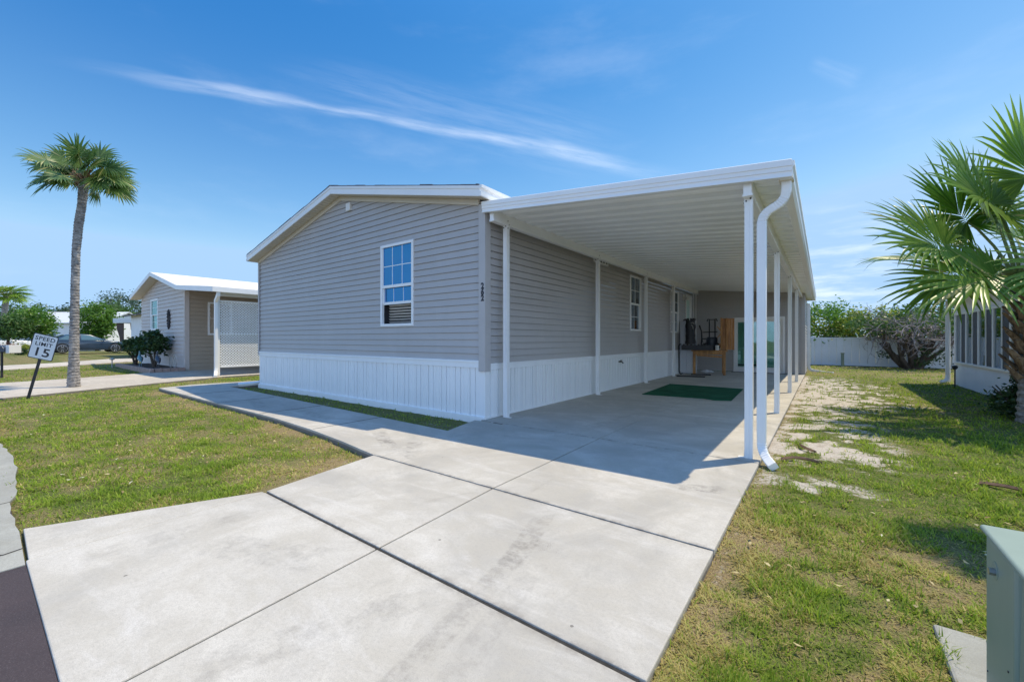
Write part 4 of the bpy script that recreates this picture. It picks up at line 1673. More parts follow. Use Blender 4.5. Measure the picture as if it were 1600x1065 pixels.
    m.tube([(cxu - 0.05, cv - 0.05, 1.86), (cxu - 0.16, cv - 0.08, 1.91), (cxu - 0.22, cv - 0.05, 1.88)], [0.035, 0.03, 0.022], 7)
    m.build('bag_top', 'black', g, smooth=True)
    m = MB(*fr)
    m.tube([(cxu + 0.04, cv - 0.112, 1.72), (cxu + 0.08, cv - 0.13, 1.66), (cxu + 0.09, cv - 0.122, 1.58)], 0.014, 6)
    m.tube([(cxu + 0.02, cv - 0.112, 1.78), (cxu + 0.09, cv - 0.13, 1.80), (cxu + 0.13, cv - 0.10, 1.74)], 0.010, 6)
    m.build('buckle', 'wire', g)

    # hand truck standing on the bench
    h = thing('hand_truck', 'black tubular hand truck standing upright on the bench beside the cedar box', 'hand truck', tuple(A + ux * 0.65 + vy * 0.7 + Vector((0, 0, 0.85))))
    f3 = (A + vy * 0.62, ux, vy)
    m = MB(*f3)
    for u in (0.52, 0.70):
        m.tube([(u - (0.07 if u < 0.6 else -0.07), -0.10, 1.86), (u - (0.05 if u < 0.6 else -0.05), -0.03, 1.93), (u, 0, 1.93), (u, 0, 1.86), (u, 0.0, 0.90)], 0.021, 8)
    m.tube([(0.30, 0, 1.47), (0.78, 0, 1.49)], 0.018, 8)
    m.tube([(0.30, 0, 1.24), (0.78, 0, 1.25)], 0.018, 8)
    m.tube([(0.52, 0, 1.92), (0.70, 0, 1.92)], 0.014, 8)
    m.build('frame', 'black', h, smooth=True)
    m = MB(*f3)
    m.tube([(0.22, -0.02, 1.66), (0.27, 0, 1.5), (0.28, 0.0, 1.25), (0.24, 0.0, 0.9)], 0.021, 8)
    m.tube([(0.28, 0.0, 1.25), (0.36, 0.0, 0.9)], 0.012, 8)
    m.disc((0.21, -0.02, 1.68), (1, 0, 0.2), 0.05, 0.05, 12)
    m.build('lever', 'black', h, smooth=True)
    m = MB(*f3)
    m.disc((0.42, 0.05, 0.98), (0, 1, 0), 0.12, 0.05, 20)
    m.build('wheel', 'rubber', h, smooth=True)
    m = MB(*f3)
    m.disc((0.76, 0.05, 0.98), (0, 1, 0), 0.12, 0.05, 20)
    m.build('wheel', 'rubber', h, smooth=True)
    m = MB(*f3)
    m.box(0.42, 0.78, 0.005, 0.20, 0.851, 0.863)
    m.build('toe_plate', 'black', h)
    # round dark tub next to the hand truck
    m = MB()
    ctr = f3[0] + ux * 0.60 + vy * (-0.14)
    m.lathe((ctr.x, ctr.y, 0), [(0.13, 0.848), (0.17, 1.0), (0.185, 1.2), (0.17, 1.28), (0.15, 1.30)], 18)
    o = m.build('plastic_tub', 'navy', smooth=True)
    tag(o, 'dark blue rounded tub on the bench in front of the hand truck', 'tub')
    # small pale can
    m = MB()
    q = A + ux * 0.76 + vy * (-0.0)
    m.lathe((q.x, q.y, 0), [(0.055, 0.849), (0.06, 0.856), (0.06, 1.00), (0.064, 1.005), (0.064, 1.018), (0.05, 1.018), (0.05, 1.005)], 18)
    o = m.build('paint_can', 'plastic_white', smooth=True)
    tag(o, 'small pale can on the bench at the right end of the black tray', 'can')

    # pale grey storage cabinet behind the left end
    c = thing('storage_cabinet', 'tall pale grey two door storage cabinet against the house wall', 'cabinet', (-3.85, 15.6, 0))
    m = MB()
    m.box(-4.08, -3.63, 15.38, 15.9, 0.02, 1.87)
    m.build('body', 'cabinet', c, bevel=0.01)
    for xa_, xb_ in ((-4.075, -3.865), (-3.855, -3.635)):
        m = MB()
        m.box(xa_, xb_, 15.36, 15.379, 0.06, 1.85)
        m.build('door', 'cabinet', c, bevel=0.004)
    m = MB()
    m.tube([(-3.88, 15.345, 1.22), (-3.88, 15.345, 1.40)], 0.008, 6)
    m.build('handle', 'steel', c)
    # black cane hooked over the tray
    m = MB()
    m.tube([(-3.78, 14.42, 1.06), (-3.84, 14.42, 1.05), (-3.87, 14.42, 1.0), (-3.87, 14.42, 0.85), (-3.86, 14.42, 0.2), (-3.85, 14.42, 0.10), (-3.80, 14.42, 0.06), (-3.74, 14.42, 0.10)], 0.016, 8)
    o = m.build('walking_cane', 'black', smooth=True)
    tag(o, 'black hooked cane standing beside the pale grey cabinet', 'cane')
    # two black bars on the floor
    d = Vector((0.80, 0.17, 0)).normalized()
    for (p, L, lab) in (((-3.86, 14.12, 0.022), 0.86, 'black steel bar on the floor nearest the camera, in front of the cabinet'), ((-3.62, 15.02, 0.022), 0.62, 'black steel bar on the floor under the work bench')):
        m = MB()
        p = Vector(p)
        m.beam(p, p + d * L, 0.05, 0.04)
        o = m.build('steel_bar', 'black', bevel=0.005)
        tag(o, lab, 'bar', 'black bars on the carport floor')
    # pale bundle on the floor
    m = MB()
    rings = []
    for k in range(9):
        t = k / 8
        r = 0.10 * math.sin(PI * min(0.97, max(0.06, t))) ** 0.6 * (1.0 if t < 0.55 else 0.8) * (0.82 if k == 5 else 1)
        rings.append([(-3.50 + 0.40 * t + 0.02 * math.sin(k * 2 + i), 15.95 + 0.06 * t + math.cos(2 * PI * i / 12) * r * 1.2, max(0.004, 0.07 + math.sin(2 * PI * i / 12) * r * 0.8)) for i in range(12)])
    m.sweep(rings)
    o = m.build('cloth_bundle', 'bag', smooth=True)
    tag(o, 'pale crumpled cloth bundle on the floor under the work bench', 'bundle')


# ------------------------------------------------------------------ vegetation
def crown_mesh(name, mat, parent, center, radii, clumps, leaves, leaf, rng, spread=0.28, hollow=0.35, flat=0.6, aspect=0.5, bottom=-1.0):
    """leaf cards spread through clumps in an uneven volume"""
    c = np.array(center)
    r = np.array(radii)
    u = rng.normal(size=(clumps, 3))
    u /= np.linalg.norm(u, axis=1)[:, None]
    rad = (hollow + (1 - hollow) * rng.random(clumps) ** 0.6) * rng.uniform(0.8, 1.12, clumps)
    cc = u * rad[:, None]
    cc = cc[cc[:, 2] > bottom]
    cc = c + cc * r
    k = len(cc)
    size = rng.uniform(0.6, 1.3, k)
    idx = np.repeat(np.arange(k), leaves)
    n = len(idx)
    g = rng.normal(size=(n, 3)) * (np.array([1, 1, 0.75]) * spread * float(np.mean(r)))
    p = cc[idx] + g * size[idx][:, None]
    d = rng.normal(size=(n, 3))
    d[:, 2] = d[:, 2] * flat - 0.15
    d /= np.linalg.norm(d, axis=1)[:, None]
    e = rng.normal(size=(n, 3))
    e[:, 2] *= flat
    s = np.cross(d, e)
    s /= np.linalg.norm(s, axis=1)[:, None]
    L = leaf * rng.uniform(0.6, 1.3, n)
    V = np.empty((n, 4, 3), np.float32)
    V[:, 0] = p
    V[:, 1] = p + d * (L * .5)[:, None] + s * (L * aspect * .5)[:, None]
    V[:, 2] = p + d * L[:, None]
    V[:, 3] = p + d * (L * .5)[:, None] - s * (L * aspect * .5)[:, None]
    b = np.arange(n, dtype=np.int32)[:, None] * 4
    F = np.concatenate([b, b + 1, b + 2, b + 3], 1)
    cv = rng.random(k)
    v = np.clip(0.55 * cv[idx] + 0.5 * rng.random(n), 0, 1)
    o = np_mesh(name, V, F, mat, parent, {'v': np.repeat(v, 4)})
    return o, cc


def limb(m, p, d, L, r, depth, rng, bend=0.35, up=0.1, kids=(2, 4), shrink=0.68, n=6, ends=None, lean=0.9):
    pts, rad = [Vector(p)], [r]
    q = Vector(p)
    d = Vector(d).normalized()
    seg = 4
    for i in range(seg):
        d = (d + Vector((rng.normal() * bend, rng.normal() * bend, rng.normal() * bend + up)) * 0.5).normalized()
        q = q + d * (L / seg)
        pts.append(q.copy())
        rad.append(r * (1 - 0.45 * (i + 1) / seg))
    m.tube(pts, rad, n)
    if ends is not None:
        ends.append(q.copy())
    if depth > 0:
        for k in range(int(rng.integers(kids[0], kids[1] + 1))):
            j = int(rng.integers(2, seg + 1))
            ax = Vector((rng.normal(), rng.normal(), rng.normal() * 0.6)).normalized()
            nd = (d + ax * lean).normalized()
            limb(m, pts[j], nd, L * shrink * rng.uniform(0.75, 1.2), rad[j] * 0.72, depth - 1, rng, bend, up, kids, shrink, max(4, n - 1), ends, lean)


def tree(name, label, cat, base, height, radii, leafmat, clumps, leaves, leaf, seed, group=None, trunk_r=0.16, crown_c=None, stems=4, bottom=-1.0, spread=0.24, bark='bark'):
    rng = np.random.default_rng(seed)
    t = thing(name, label, cat, base, group)
    b = Vector(base)
    cc = Vector(crown_c) if crown_c else b + Vector((0, 0, height - radii[2]))
    o, cl = crown_mesh('crown', leafmat, t, cc, radii, clumps, leaves, leaf, rng, spread=spread, bottom=bottom)
    m = MB()
    top = Vector((cc.x, cc.y, cc.z - radii[2] * 0.35))
    mid = b.lerp(top, 0.5) + Vector((rng.normal() * 0.08, rng.normal() * 0.08, 0))
    m.tube([b - Vector((0, 0, 0.1)), b + (mid - b) * 0.25, mid, top], [trunk_r * 1.35, trunk_r, trunk_r * 0.85, trunk_r * 0.6], 9)
    pick = rng.choice(len(cl), min(len(cl), stems + 8), replace=False)
    for k in pick:
        q = Vector(cl[k])
        s = b.lerp(top, rng.uniform(0.55, 1.0))
        w = s.lerp(q, 0.5) + Vector((0, 0, -0.12 * (q - s).length))
        m.tube([s, w, q], [trunk_r * 0.42, trunk_r * 0.25, trunk_r * 0.08], 6)
    m.build('trunk', bark, t, smooth=True)
    return t


class Fronds:
    def __init__(s):
        s.V, s.F, s.a = [], [], []
        s.pet = MB()

    def frond(s, base, hub, blade_dir, upv, L, nleaf=40, spanA=150, droop=0.5, rng=None, dry=0.0, fold=0.25, sag=0.12, pr=0.016, wide=1.5):
        base, hub = Vector(base), Vector(hub)
        mid = base.lerp(hub, 0.5) + Vector((0, 0, sag * (hub - base).length))
        s.pet.tube([base, base.lerp(mid, 0.55) + Vector((0, 0, 0.02)), mid, hub.lerp(mid, 0.4) + Vector((0, 0, sag * 0.3 * (hub - base).length)), hub], [pr * 1.9, pr * 1.4, pr * 1.1, pr, pr * 0.8], 5)
        d = Vector(blade_dir).normalized()
        n = (Vector(upv) - d * Vector(upv).dot(d)).normalized()
        sd_ = d.cross(n).normalized()
        dA = 2 * R(spanA) / (nleaf - 1)
        val = rng.random()
        for k in range(nleaf):
            ph = -R(spanA) + dA * k + rng.normal() * 0.025
            f = abs(ph) / R(spanA)
            ll = L * (1.0 - 0.38 * f ** 1.6) * rng.uniform(0.86, 1.07)
            e0 = (d * math.cos(ph) + sd_ * math.sin(ph))
            lift = fold * (1 - f * 0.4)
            e = (e0 + n * lift * abs(math.sin(ph))).normalized()
            start = hub + d * (0.30 * L * max(0, math.cos(ph)) ** 1.5 * 0.8)
            side = n.cross(e).normalized()
            seg = 6
            q = start.copy()
            dirv = e.copy()
            rows = []
            dr = droop * rng.uniform(0.6, 1.4)
            broken = rng.random() < 0.12
            for j in range(seg + 1):
                t = j / seg
                wmax = ll * 0.42 * math.tan(abs(dA) / 2) * wide
                if t < 0.36:
                    w = wmax * (0.15 + 0.85 * t / 0.36)
                else:
                    w = wmax * (1 - (t - 0.36) / 0.64) ** 0.8
                w = max(w, 0.0015)
                nn = dirv.cross(side).normalized()
                rows.append((q - side * w + nn * w * -0.55, q.copy(), q + side * w + nn * w * -0.55))
                bend = dr * (0.10 + 0.9 * t * t)
                if broken and j >= 3:
                    bend *= 3.5
                dirv = (dirv + Vector((0, 0, -1)) * bend * 0.36).normalized()
                q = q + dirv * (ll / seg)
            b = len(s.V)
            v = min(0.84, max(0, val * 0.5 + rng.random() * 0.5))
            if rng.random() < dry:
                v = 1.0
            for r3 in rows:
                s.V += [tuple(x) for x in r3]
                s.a += [v] * 3
            for j in range(seg):
                a0 = b + j * 3
                s.F += [(a0, a0 + 1, a0 + 4, a0 + 3), (a0 + 1, a0 + 2, a0 + 5, a0 + 4)]

    def build(s, name, mat, parent):
        o = np_mesh(name, s.V, s.F, mat, parent, {'v': s.a})
        return o


def ring_trunk(m, pts, rads, rng, rings=60, n=18, bump=0.05):
    """palm trunk: uneven stacked rings along a bent line"""
    P = [Vector(p) for p in pts]
    seglen = [0]
    for a, b in zip(P[:-1], P[1:]):
        seglen.append(seglen[-1] + (b - a).length)
    tot = seglen[-1]
    out, rr = [], []
    for k in range(rings + 1):
        for half in (0, 1):
            t = min(1.0, (k + half * 0.55) / (rings + 0.55)) * tot
            i = max(j for j in range(len(P)) if seglen[j] <= t + 1e-9)
            i = min(i, len(P) - 2)
            f = (t - seglen[i]) / (seglen[i + 1] - seglen[i])
            out.append(P[i].lerp(P[i + 1], f))
            base = rads[i] * (1 - f) + rads[i + 1] * f
            rr.append(base * (1.0 + (bump if half else -bump * 0.6)))
    rows = []
    for p, r in zip(out, rr):
        o = rng.uniform(0, 6.28)
        rows.append([p + Vector((math.cos(2 * PI * i / n), math.sin(2 * PI * i / n), 0)) * r * (1 + bump * rng.normal() * 0.5) + Vector((0, 0, rng.normal() * 0.006)) for i in range(n)])
    m.sweep(rows)


def build_tall_palm():
    rng = np.random.default_rng(5)
    B = Vector((-15.63, 1.72, -0.08))
    t = thing('cabbage_palm', 'tall cabbage palm with bent grey trunk on the front lawn beside the leaning sign', 'palm tree', tuple(B), 'cabbage palms')
    o = lambda px, z: Vector((B.x, B.y, z)) + RT * ((px - 115) * 10.7 / 645)
    zz = lambda py: EYE + (530 - py) * 10.7 / 645
    m = MB()
    ring_trunk(m, [o(115, -0.1), o(115.5, zz(560)), o(116.5, zz(500)), o(117.5, zz(440)), o(119, zz(390)), o(123, zz(350)), o(128, zz(318)), o(131, zz(288))],
               [0.132, 0.100, 0.090, 0.082, 0.082, 0.090, 0.088, 0.100], rng, 70, 16, 0.055)
    m.build('trunk', 'bark_palm', t, smooth=False)
    C = o(131, zz(282))
    m = MB()
    for k in range(22):
        a = rng.uniform(0, 2 * PI)
        z = rng.uniform(-0.22, 0.12)
        d = Vector((math.cos(a), math.sin(a), 0.8)).normalized()
        p = C + Vector((math.cos(a), math.sin(a), 0)) * 0.09 + Vector((0, 0, z * .8))
        m.tube([p, p + d * 0.13, p + d * rng.uniform(0.16, 0.26) + Vector((0, 0, 0.03))], [0.045, 0.03, 0.02], 5)
    m.build('leaf_boots', 'bark_boot', t)
    fr = Fronds()
    # (right, up, depth) direction of every leaf stalk, as it stands round the bud
    dirs = [(-1.0, 0.72, 0.1, .95), (-1.1, 0.12, 0.0, .95), (-0.85, -0.05, -0.4, .85), (-0.35, 1.0, 0.2, .85), (0.05, 1.0, -0.2, .95), (0.30, 1.0, 0.25, .85), (0.55, 0.72, -0.25, .90),
            (0.95, 0.55, 0.25, .85), (1.10, 0.16, 0.0, .95), (0.85, -0.10, -0.35, .85), (0.45, -0.05, -0.8, .75), (-0.45, 0.35, -0.7, .80), (-0.5, 0.6, 0.7, .8), (0.5, 0.3, 0.8, .8), (-0.15, 0.9, -0.6, .8),
            (0.0, 0.25, -0.9, .75), (-0.7, 0.3, 0.6, .85), (0.8, 0.25, -0.55, .80), (0.2, 0.5, 0.9, .8), (-0.95, 0.42, -0.35, .85), (0.75, -0.15, 0.5, .8), (-0.4, -0.12, 0.8, .75),
            (-0.62, 0.85, -0.1, .9), (-0.2, 0.75, 0.5, .8), (0.3, 0.8, -0.5, .85), (0.95, 0.36, -0.2, .85), (-0.75, 0.05, 0.3, .8), (0.6, 0.05, -0.1, .8), (-0.1, 0.55, -0.5, .7), (0.15, 0.6, 0.1, .7),
            (-1.0, -0.12, -0.2, .9), (1.0, -0.16, 0.1, .95), (0.15, -0.2, -0.8, .8), (-0.6, -0.22, -0.55, .8), (0.7, 0.5, -0.6, .85), (-0.8, 0.75, 0.4, .85)]
    for k, (a, b, c, L) in enumerate(dirs):
        if k in (15, 28, 10, 14, 23, 29):
            continue
        d = (RT * a + Vector((0, 0, b)) + FW * c)
        ln = rng.uniform(0.50, 0.72)
        d.normalize()
        hub = C + d * ln + Vector((0, 0, 0.05))
        bd = (d + Vector((0, 0, -0.45 + rng.normal() * 0.15)) + Vector((rng.normal(), rng.normal(), 0)) * 0.18).normalized()
        up = Vector((0, 0, 1)) * 0.6 - FW * 0.85 - d * 0.2 + Vector((rng.normal(), rng.normal(), 0)) * 0.35
        fr.frond(C + Vector((d.x, d.y, 0)) * 0.08, hub, bd, up, 0.58 * L, 34, 158, 0.95, rng, 0.05, 0.30, 0.12, 0.012, 1.8)
    fr.build('crown', 'palmleaf_dark', t)
    fr.pet.build('leaf_stalks', 'petiole', t)


def boots(m, C, z0, z1, r, rng, n):
    for k in range(n):
        a = k * 2.4 + rng.uniform(-0.2, 0.2)
        z = z0 + (z1 - z0) * k / n
        d = Vector((math.cos(a), math.sin(a), 0))
        s = Vector((-d.y, d.x, 0))
        p = Vector((C.x, C.y, z)) + d * r * 0.8
        ln = rng.uniform(0.16, 0.30)
        tip = p + d * ln * 0.75 + Vector((0, 0, ln * 0.8))
        w = 0.085
        rows = []
        for t_, ww, th in ((0, 1, 0.05), (0.5, 0.75, 0.04), (1, 0.5, 0.022)):
            c = p.lerp(tip, t_)
            nn = (d * 0.7 + Vector((0, 0, -0.7)))
            rows.append([c - s * w * ww + nn * 0.0, c + nn * th, c + s * w * ww, c - nn * th * 0.5])
        m.sweep(rows)


def build_right_palm():
    rng = np.random.default_rng(21)
    B = Vector((2.50, 9.66, -0.08))
    t = thing('cabbage_palm', 'low broad cabbage palm with shaggy orange boots in front of the white sunroom', 'palm tree', tuple(B), 'cabbage palms')
    C = Vector((B.x, B.y, 2.02))
    m = MB()
    ring_trunk(m, [B, B + Vector((0, 0, 0.6)), Vector((C.x, C.y, 1.9))], [0.16, 0.125, 0.125], rng, 18, 14, 0.08)
    m.build('trunk', 'bark_palm', t)
    m = MB()
    boots(m, C, 0.55, 2.05, 0.14, rng, 64)
    m.build('leaf_boots', 'bark_boot', t)
    fr = Fronds()
    # hub offset (right, up, away), blade heading (right, up, away), length
    spec = [((-1.38, 0.58, -0.15), (-1.0, 0.10, -0.1), 1.02, 0.45), ((-0.62, 1.22, -0.10), (-0.85, 0.45, -0.05), 1.08, 0.42), ((-1.05, 0.08, -0.50), (-1.0, -0.28, -0.15), 1.10, 0.52),
            ((-0.45, 0.22, -0.78), (-0.62, -0.60, -0.25), 0.95, 0.58), ((-0.85, 0.25, 0.15), (-0.75, -0.5, 0.1), 0.95, 0.55), ((0.02, 1.62, 0.0), (0.0, 0.95, 0.0), 1.05, 0.35), ((-0.25, 1.45, 0.35), (-0.35, 0.85, 0.2), 1.0, 0.4),
            ((0.8, 1.1, -0.1), (0.9, 0.4, 0.0), 1.05, 0.4), ((1.3, 0.5, 0.0), (1.0, 0.0, 0.0), 1.05, 0.5), ((0.9, 0.1, -0.7), (0.8, -0.4, -0.5), 1.0, 0.6),
            ((0.4, 0.5, 1.1), (0.3, 0.1, 1.0), 1.0, 0.5), ((0.25, 0.45, -1.05), (0.2, -0.2, -0.9), 1.0, 0.6), ((-0.35, 0.9, -0.7), (-0.5, 0.35, -0.5), 0.95, 0.45), ((0.4, 1.2, -0.6), (0.3, 0.6, -0.4), 0.95, 0.45),
            ((-0.4, 0.6, 1.0), (-0.3, 0.2, 0.9), 0.95, 0.5), ((0.7, 0.9, 0.7), (0.6, 0.4, 0.6), 1.0, 0.5), ((-0.95, 0.9, 0.35), (-0.9, 0.45, 0.25), 0.90, 0.45), ((-0.15, 1.75, -0.35), (-0.2, 0.9, -0.2), 0.9, 0.4),
            ((-0.55, 1.05, 0.3), (-0.5, 0.75, 0.1), 1.0, 0.4), ((-0.25, 1.0, -0.3), (-0.35, 0.6, -0.3), 1.05, 0.4),
            ((0.1, 1.2, 0.4), (0.0, 0.7, 0.4), 1.0, 0.4), ((0.3, 0.75, -0.3), (0.2, 0.3, -0.4), 1.0, 0.45)]
    for (h, bd, L, dp) in spec:
        W = lambda v: RT * v[0] + Vector((0, 0, v[1])) + FW * v[2]
        hub = C + W(h) - RT * 0.08
        d = W(bd).normalized()
        # blades of this palm stand nearly edge to the sky: mix of upright and flat
        up = Vector((0, 0, 1)) * 0.75 - FW * 0.75 + Vector((rng.normal(), rng.normal(), rng.normal())) * 0.15
        fr.frond(C + Vector((W(h).x, W(h).y, 0)).normalized() * 0.1, hub, d, up, L, 44, 152, dp * 1.2, rng, 0.04, 0.32, 0.10, 0.017)
    fr.build('crown', 'palmleaf', t)
    fr.pet.build('leaf_stalks', 'petiole', t)
    # its neighbour just outside the picture, which throws the nearer shade on the grass
    rng = np.random.default_rng(33)
    B = Vector((2.0, 5.16, -0.08))
    t = thing('cabbage_palm', 'cabbage palm to the right of the picture shading the grass behind the green box', 'palm tree', tuple(B), 'cabbage palms')
    C = Vector((B.x, B.y, 4.1))
    m = MB()
    ring_trunk(m, [B, B + Vector((0, 0, 1.5)), C], [0.2, 0.15, 0.15], rng, 30, 12, 0.06)
    m.build('trunk', 'bark_palm', t)
    fr = Fronds()
    for k in range(11):
        a = k * 2.4
        el = rng.uniform(0.0, 0.9)
        d = Vector((math.cos(a), math.sin(a), el)).normalized()
        fr.frond(C, C + d * 0.22, (d + Vector((0, 0, -0.3))).normalized(), Vector((0, 0, 1)), 0.36, 30, 140, 0.6, rng, 0.03)
    fr.build('crown', 'palmleaf', t)
    fr.pet.build('leaf_stalks', 'petiole', t)


def build_sea_grape():
    rng = np.random.default_rng(8)
    B = Vector((3.05, 24.2, -0.1))
    t = thing('spreading_tree', 'low spreading tree with dark stems and bare grey twigs before the white fence', 'tree', tuple(B))
    m, tw = MB(), MB()
    ends = []
    for k in range(9):
        a = k * 0.72 + rng.uniform(-0.2, 0.2)
        d = RT * math.cos(a) * 0.95 + FW * math.sin(a) * 0.5 + Vector((0, 0, 1.0))
        limb(m, B + RT * math.cos(a) * 0.15, d, 1.45, 0.15 if k < 5 else 0.10, 1, rng, 0.22, 0.05, (1, 2), 0.7, 8, ends, 0.6)
    for k in range(185):
        q = Vector(ends[int(rng.integers(len(ends)))])
        d = RT * rng.normal() * 1.4 + FW * rng.normal() * 0.6 + Vector((0, 0, rng.normal() * 0.35))
        q.z = max(q.z, 1.15)
        limb(tw, q + Vector((rng.normal() * .25, rng.normal() * .25, abs(rng.normal()) * .28)), d, rng.uniform(0.5, 1.1), 0.020, 1, rng, 0.9, -0.05, (2, 3), 0.7, 4, None, 1.2)
    m.build('trunk', 'bark', t, smooth=True)
    tw.build('twigs', 'twig', t)
    crown_mesh('crown', 'leaf_mid', t, (B.x - 0.2, B.y - 0.3, 1.8), (2.4, 1.0, 0.6), 75, 42, 0.12, rng, spread=0.13)
    crown_mesh('low_leaves', 'leaf_dark', t, (B.x + 0.1, B.y - 0.2, 0.55), (1.3, 0.5, 0.45), 16, 24, 0.12, rng, spread=0.15)


def build_right_side():
    # white vinyl fence
    Y = 25.0
    f = thing('vinyl_fence', 'long white vinyl privacy fence across the end of the yard', 'fence', (2.0, Y, 0))
    x = -7.6
    while x < 12:
        m = MB()
        w = 2.4
        k = 0
        u = x + 0.07
        while u < x + w - 0.07 - 0.01:
            e = min(u + 0.28, x + w - 0.07)
            m.box(u + 0.003, e - 0.003, Y - 0.012, Y + 0.012, 0.0, 1.27)
            u = e
        m.box(x + 0.07, x + w - 0.07, Y - 0.025, Y + 0.025, -0.05, 0.08)
        m.box(x + 0.07, x + w - 0.07, Y - 0.025, Y + 0.025, 1.24, 1.31)
        m.build('panel', 'fence', f, bevel=0.004)
        m = MB()
        m.box(x - 0.065, x + 0.065, Y - 0.065, Y + 0.065, -0.1, 1.33)
        m.lathe((x, Y, 0), [(0.105, 1.331), (0.105, 1.345), (0.01, 1.385)], 4)
        m.build('post', 'fence', f, bevel=0.004)
        x += w
    # a strip of leaf litter along its foot
    rng = np.random.default_rng(3)
    n = 5000
    px = rng.uniform(-1, 9, n)
    py = 24.75 + rng.normal(size=n) * 0.16
    a = rng.uniform(0, 6.28, n)
    s = rng.uniform(0.03, 0.08, n)
    V = np.empty((n, 4, 3), np.float32)
    for k in range(4):
        b = a + k * PI / 2
        V[:, k] = np.stack([px + np.cos(b) * s, py + np.sin(b) * s * 0.6, GROUND + 0.02 + rng.uniform(0, 0.05, n)], -1)
    F = (np.arange(n, dtype=np.int32)[:, None] * 4 + np.arange(4, dtype=np.int32)[None])
    stuff(np_mesh('leaf_litter', V, F, 'leaf_dark', attrs={'v': np.repeat(rng.random(n), 4)}))

    # white sunroom house on the right
    X = 2.95
    y0, y1 = 9.3, 16.8
    h = thing('white_sunroom_house', 'white house with a long row of sunroom windows at the right edge', 'house', (X + 3, 13, 0))
    fr = ((X, 0, 0), (0, 1, 0), (-1, 0, 0))
    m = MB()
    m.box(X, X + 0.12, y0, y1, -0.1, 0.60)
    m.box(X, X + 0.12, y0, y1, 1.93, 2.36)
    m.box(X, X + 0.12, y1 - 0.26, y1, 0.60, 1.93)
    m.box(X + 0.12, X + 7, y1 - 0.12, y1, -0.1, 2.36)
    m.box(X + 0.12, X + 7, y0, y0 + 0.12, -0.1, 2.36)
    m.box(X + 6.9, X + 7, y0 + .12, y1 - .12, -0.1, 2.36)
    m.build('wall', 'stucco', h)
    m = MB()
    A = [(X - 0.55, y0 - .3, 2.36), (X + 7.4, y0 - .3, 2.36), (X + 7.4, y1 + .35, 2.36), (X - 0.55, y1 + .35, 2.36)]
    B = [(X - 0.55, y0 - .3, 2.44), (X + 7.4, y0 - .3, 2.9), (X + 7.4, y1 + .35, 2.9), (X - 0.55, y1 + .35, 2.44)]
    m.loft(A, B)
    m.build('roof', 'greymetal', h)
    m = MB()
    m.box(X - 0.60, X - 0.552, y0 - .3, y1 + .35, 2.31, 2.46)
    m.build('eave_fascia', 'fascia', h, bevel=0.004)
    m = MB(*fr)
    m.box(y0, y1 - 0.2, 0.0, 0.04, 0.565, 0.615)
    m.build('window_sill', 'vinylwhite', h, bevel=0.004)
    u = y1 - 0.28
    k = 0
    while u > y0 + 0.6:
        w = 1.05
        a, b = u - w, u
        z0, z1 = 0.615, 1.93
        f = MB(*fr)
        f.box(a, b, -0.02, 0.03, z1 - 0.05, z1)
        f.box(a, a + 0.045, -0.02, 0.029, z0, z1 - 0.05)
        f.box(b - 0.045, b, -0.02, 0.029, z0, z1 - 0.05)
        f.box(a + 0.47, a + 0.52, -0.02, 0.028, z0, z1 - 0.05)
        wn = f.build('window', 'vinylwhite', h, bevel=0.003)
        p = MB(*fr)
        p.box(a + 0.52, b - 0.045, 0.0, 0.006, z0, z1 - 0.05)
        p.build('pane', 'glass', wn)
        p = MB(*fr)
        p.box(a + 0.045, a + 0.47, 0.004, 0.012, z0, z1 - 0.05)
        p.build('dark_screen', 'darkblind', wn)
        p = MB(*fr)
        p.box(a + 0.50, b - 0.02, -0.10, -0.09, z0, z0 + (0.62 if k % 2 else 0.68))
        p.build('curtain', 'curtain', wn)
        u = a
        k += 1
    m = MB()
    m.box(X + 0.5, X + 0.52, y0 + 0.2, y1 - .2, 0.0, 2.3)
    m.build('room_back', 'dark', h)
    m = MB()
    m.box(2.82, 2.90, 16.90, 16.98, 0.0, 2.33)
    p = m.build('porch_post', 'white', h, bevel=0.004)
    m = MB()
    sec = [(-0.04, -0.03), (0.04, -0.03), (0.04, 0.03), (-0.04, 0.03)]
    m.tube([(2.83, 16.85, 2.31), (2.83, 16.85, 0.22), (2.82, 16.83, 0.10), (2.74, 16.74, 0.03), (2.66, 16.66, 0.02)], 1.0, sec=sec)
    m.build('downspout', 'white', h, bevel=0.006)
    # low garden lamp on a stake
    m = MB()
    m.tube([(2.72, 15.4, -0.1), (2.72, 15.4, 0.48)], 0.014, 8)
    m.lathe((2.72, 15.4, 0), [(0.02, 0.44), (0.05, 0.47), (0.06, 0.52), (0.03, 0.55)], 10)
    o = m.build('garden_lamp', 'iron', smooth=True)
    tag(o, 'dark garden lamp on a thin stake at the corner of the white sunroom house', 'garden lamp')
    # dark bush
    rng = np.random.default_rng(4)
    b = thing('leafy_bush', 'dense dark green bush below the sunroom windows by the low palm', 'bush', (2.62, 10.2, -0.08))
    crown_mesh('foliage', 'leaf_dark', b, (2.66, 10.1, 0.24), (0.46, 0.50, 0.42), 90, 60, 0.075, rng, spread=0.15, hollow=0.4)
    m = MB()
    for k in range(8):
        a = k * 0.8
        m.tube([(2.62, 10.2, -0.1), (2.62 + 0.2 * math.cos(a), 10.2 + 0.2 * math.sin(a), 0.2), (2.62 + 0.4 * math.cos(a), 10.2 + 0.4 * math.sin(a), 0.45)], [0.02, 0.015, 0.008], 5)
    m.build('stems', 'bark', b)
    # stub of green pipe near the fence
    m = MB()
    m.tube([(0.72, 24.4, -0.1), (0.72, 24.4, 0.55)], 0.06, 12)
    m.tube([(0.72, 24.4, 0.55), (0.72, 24.4, 0.60)], 0.075, 12)
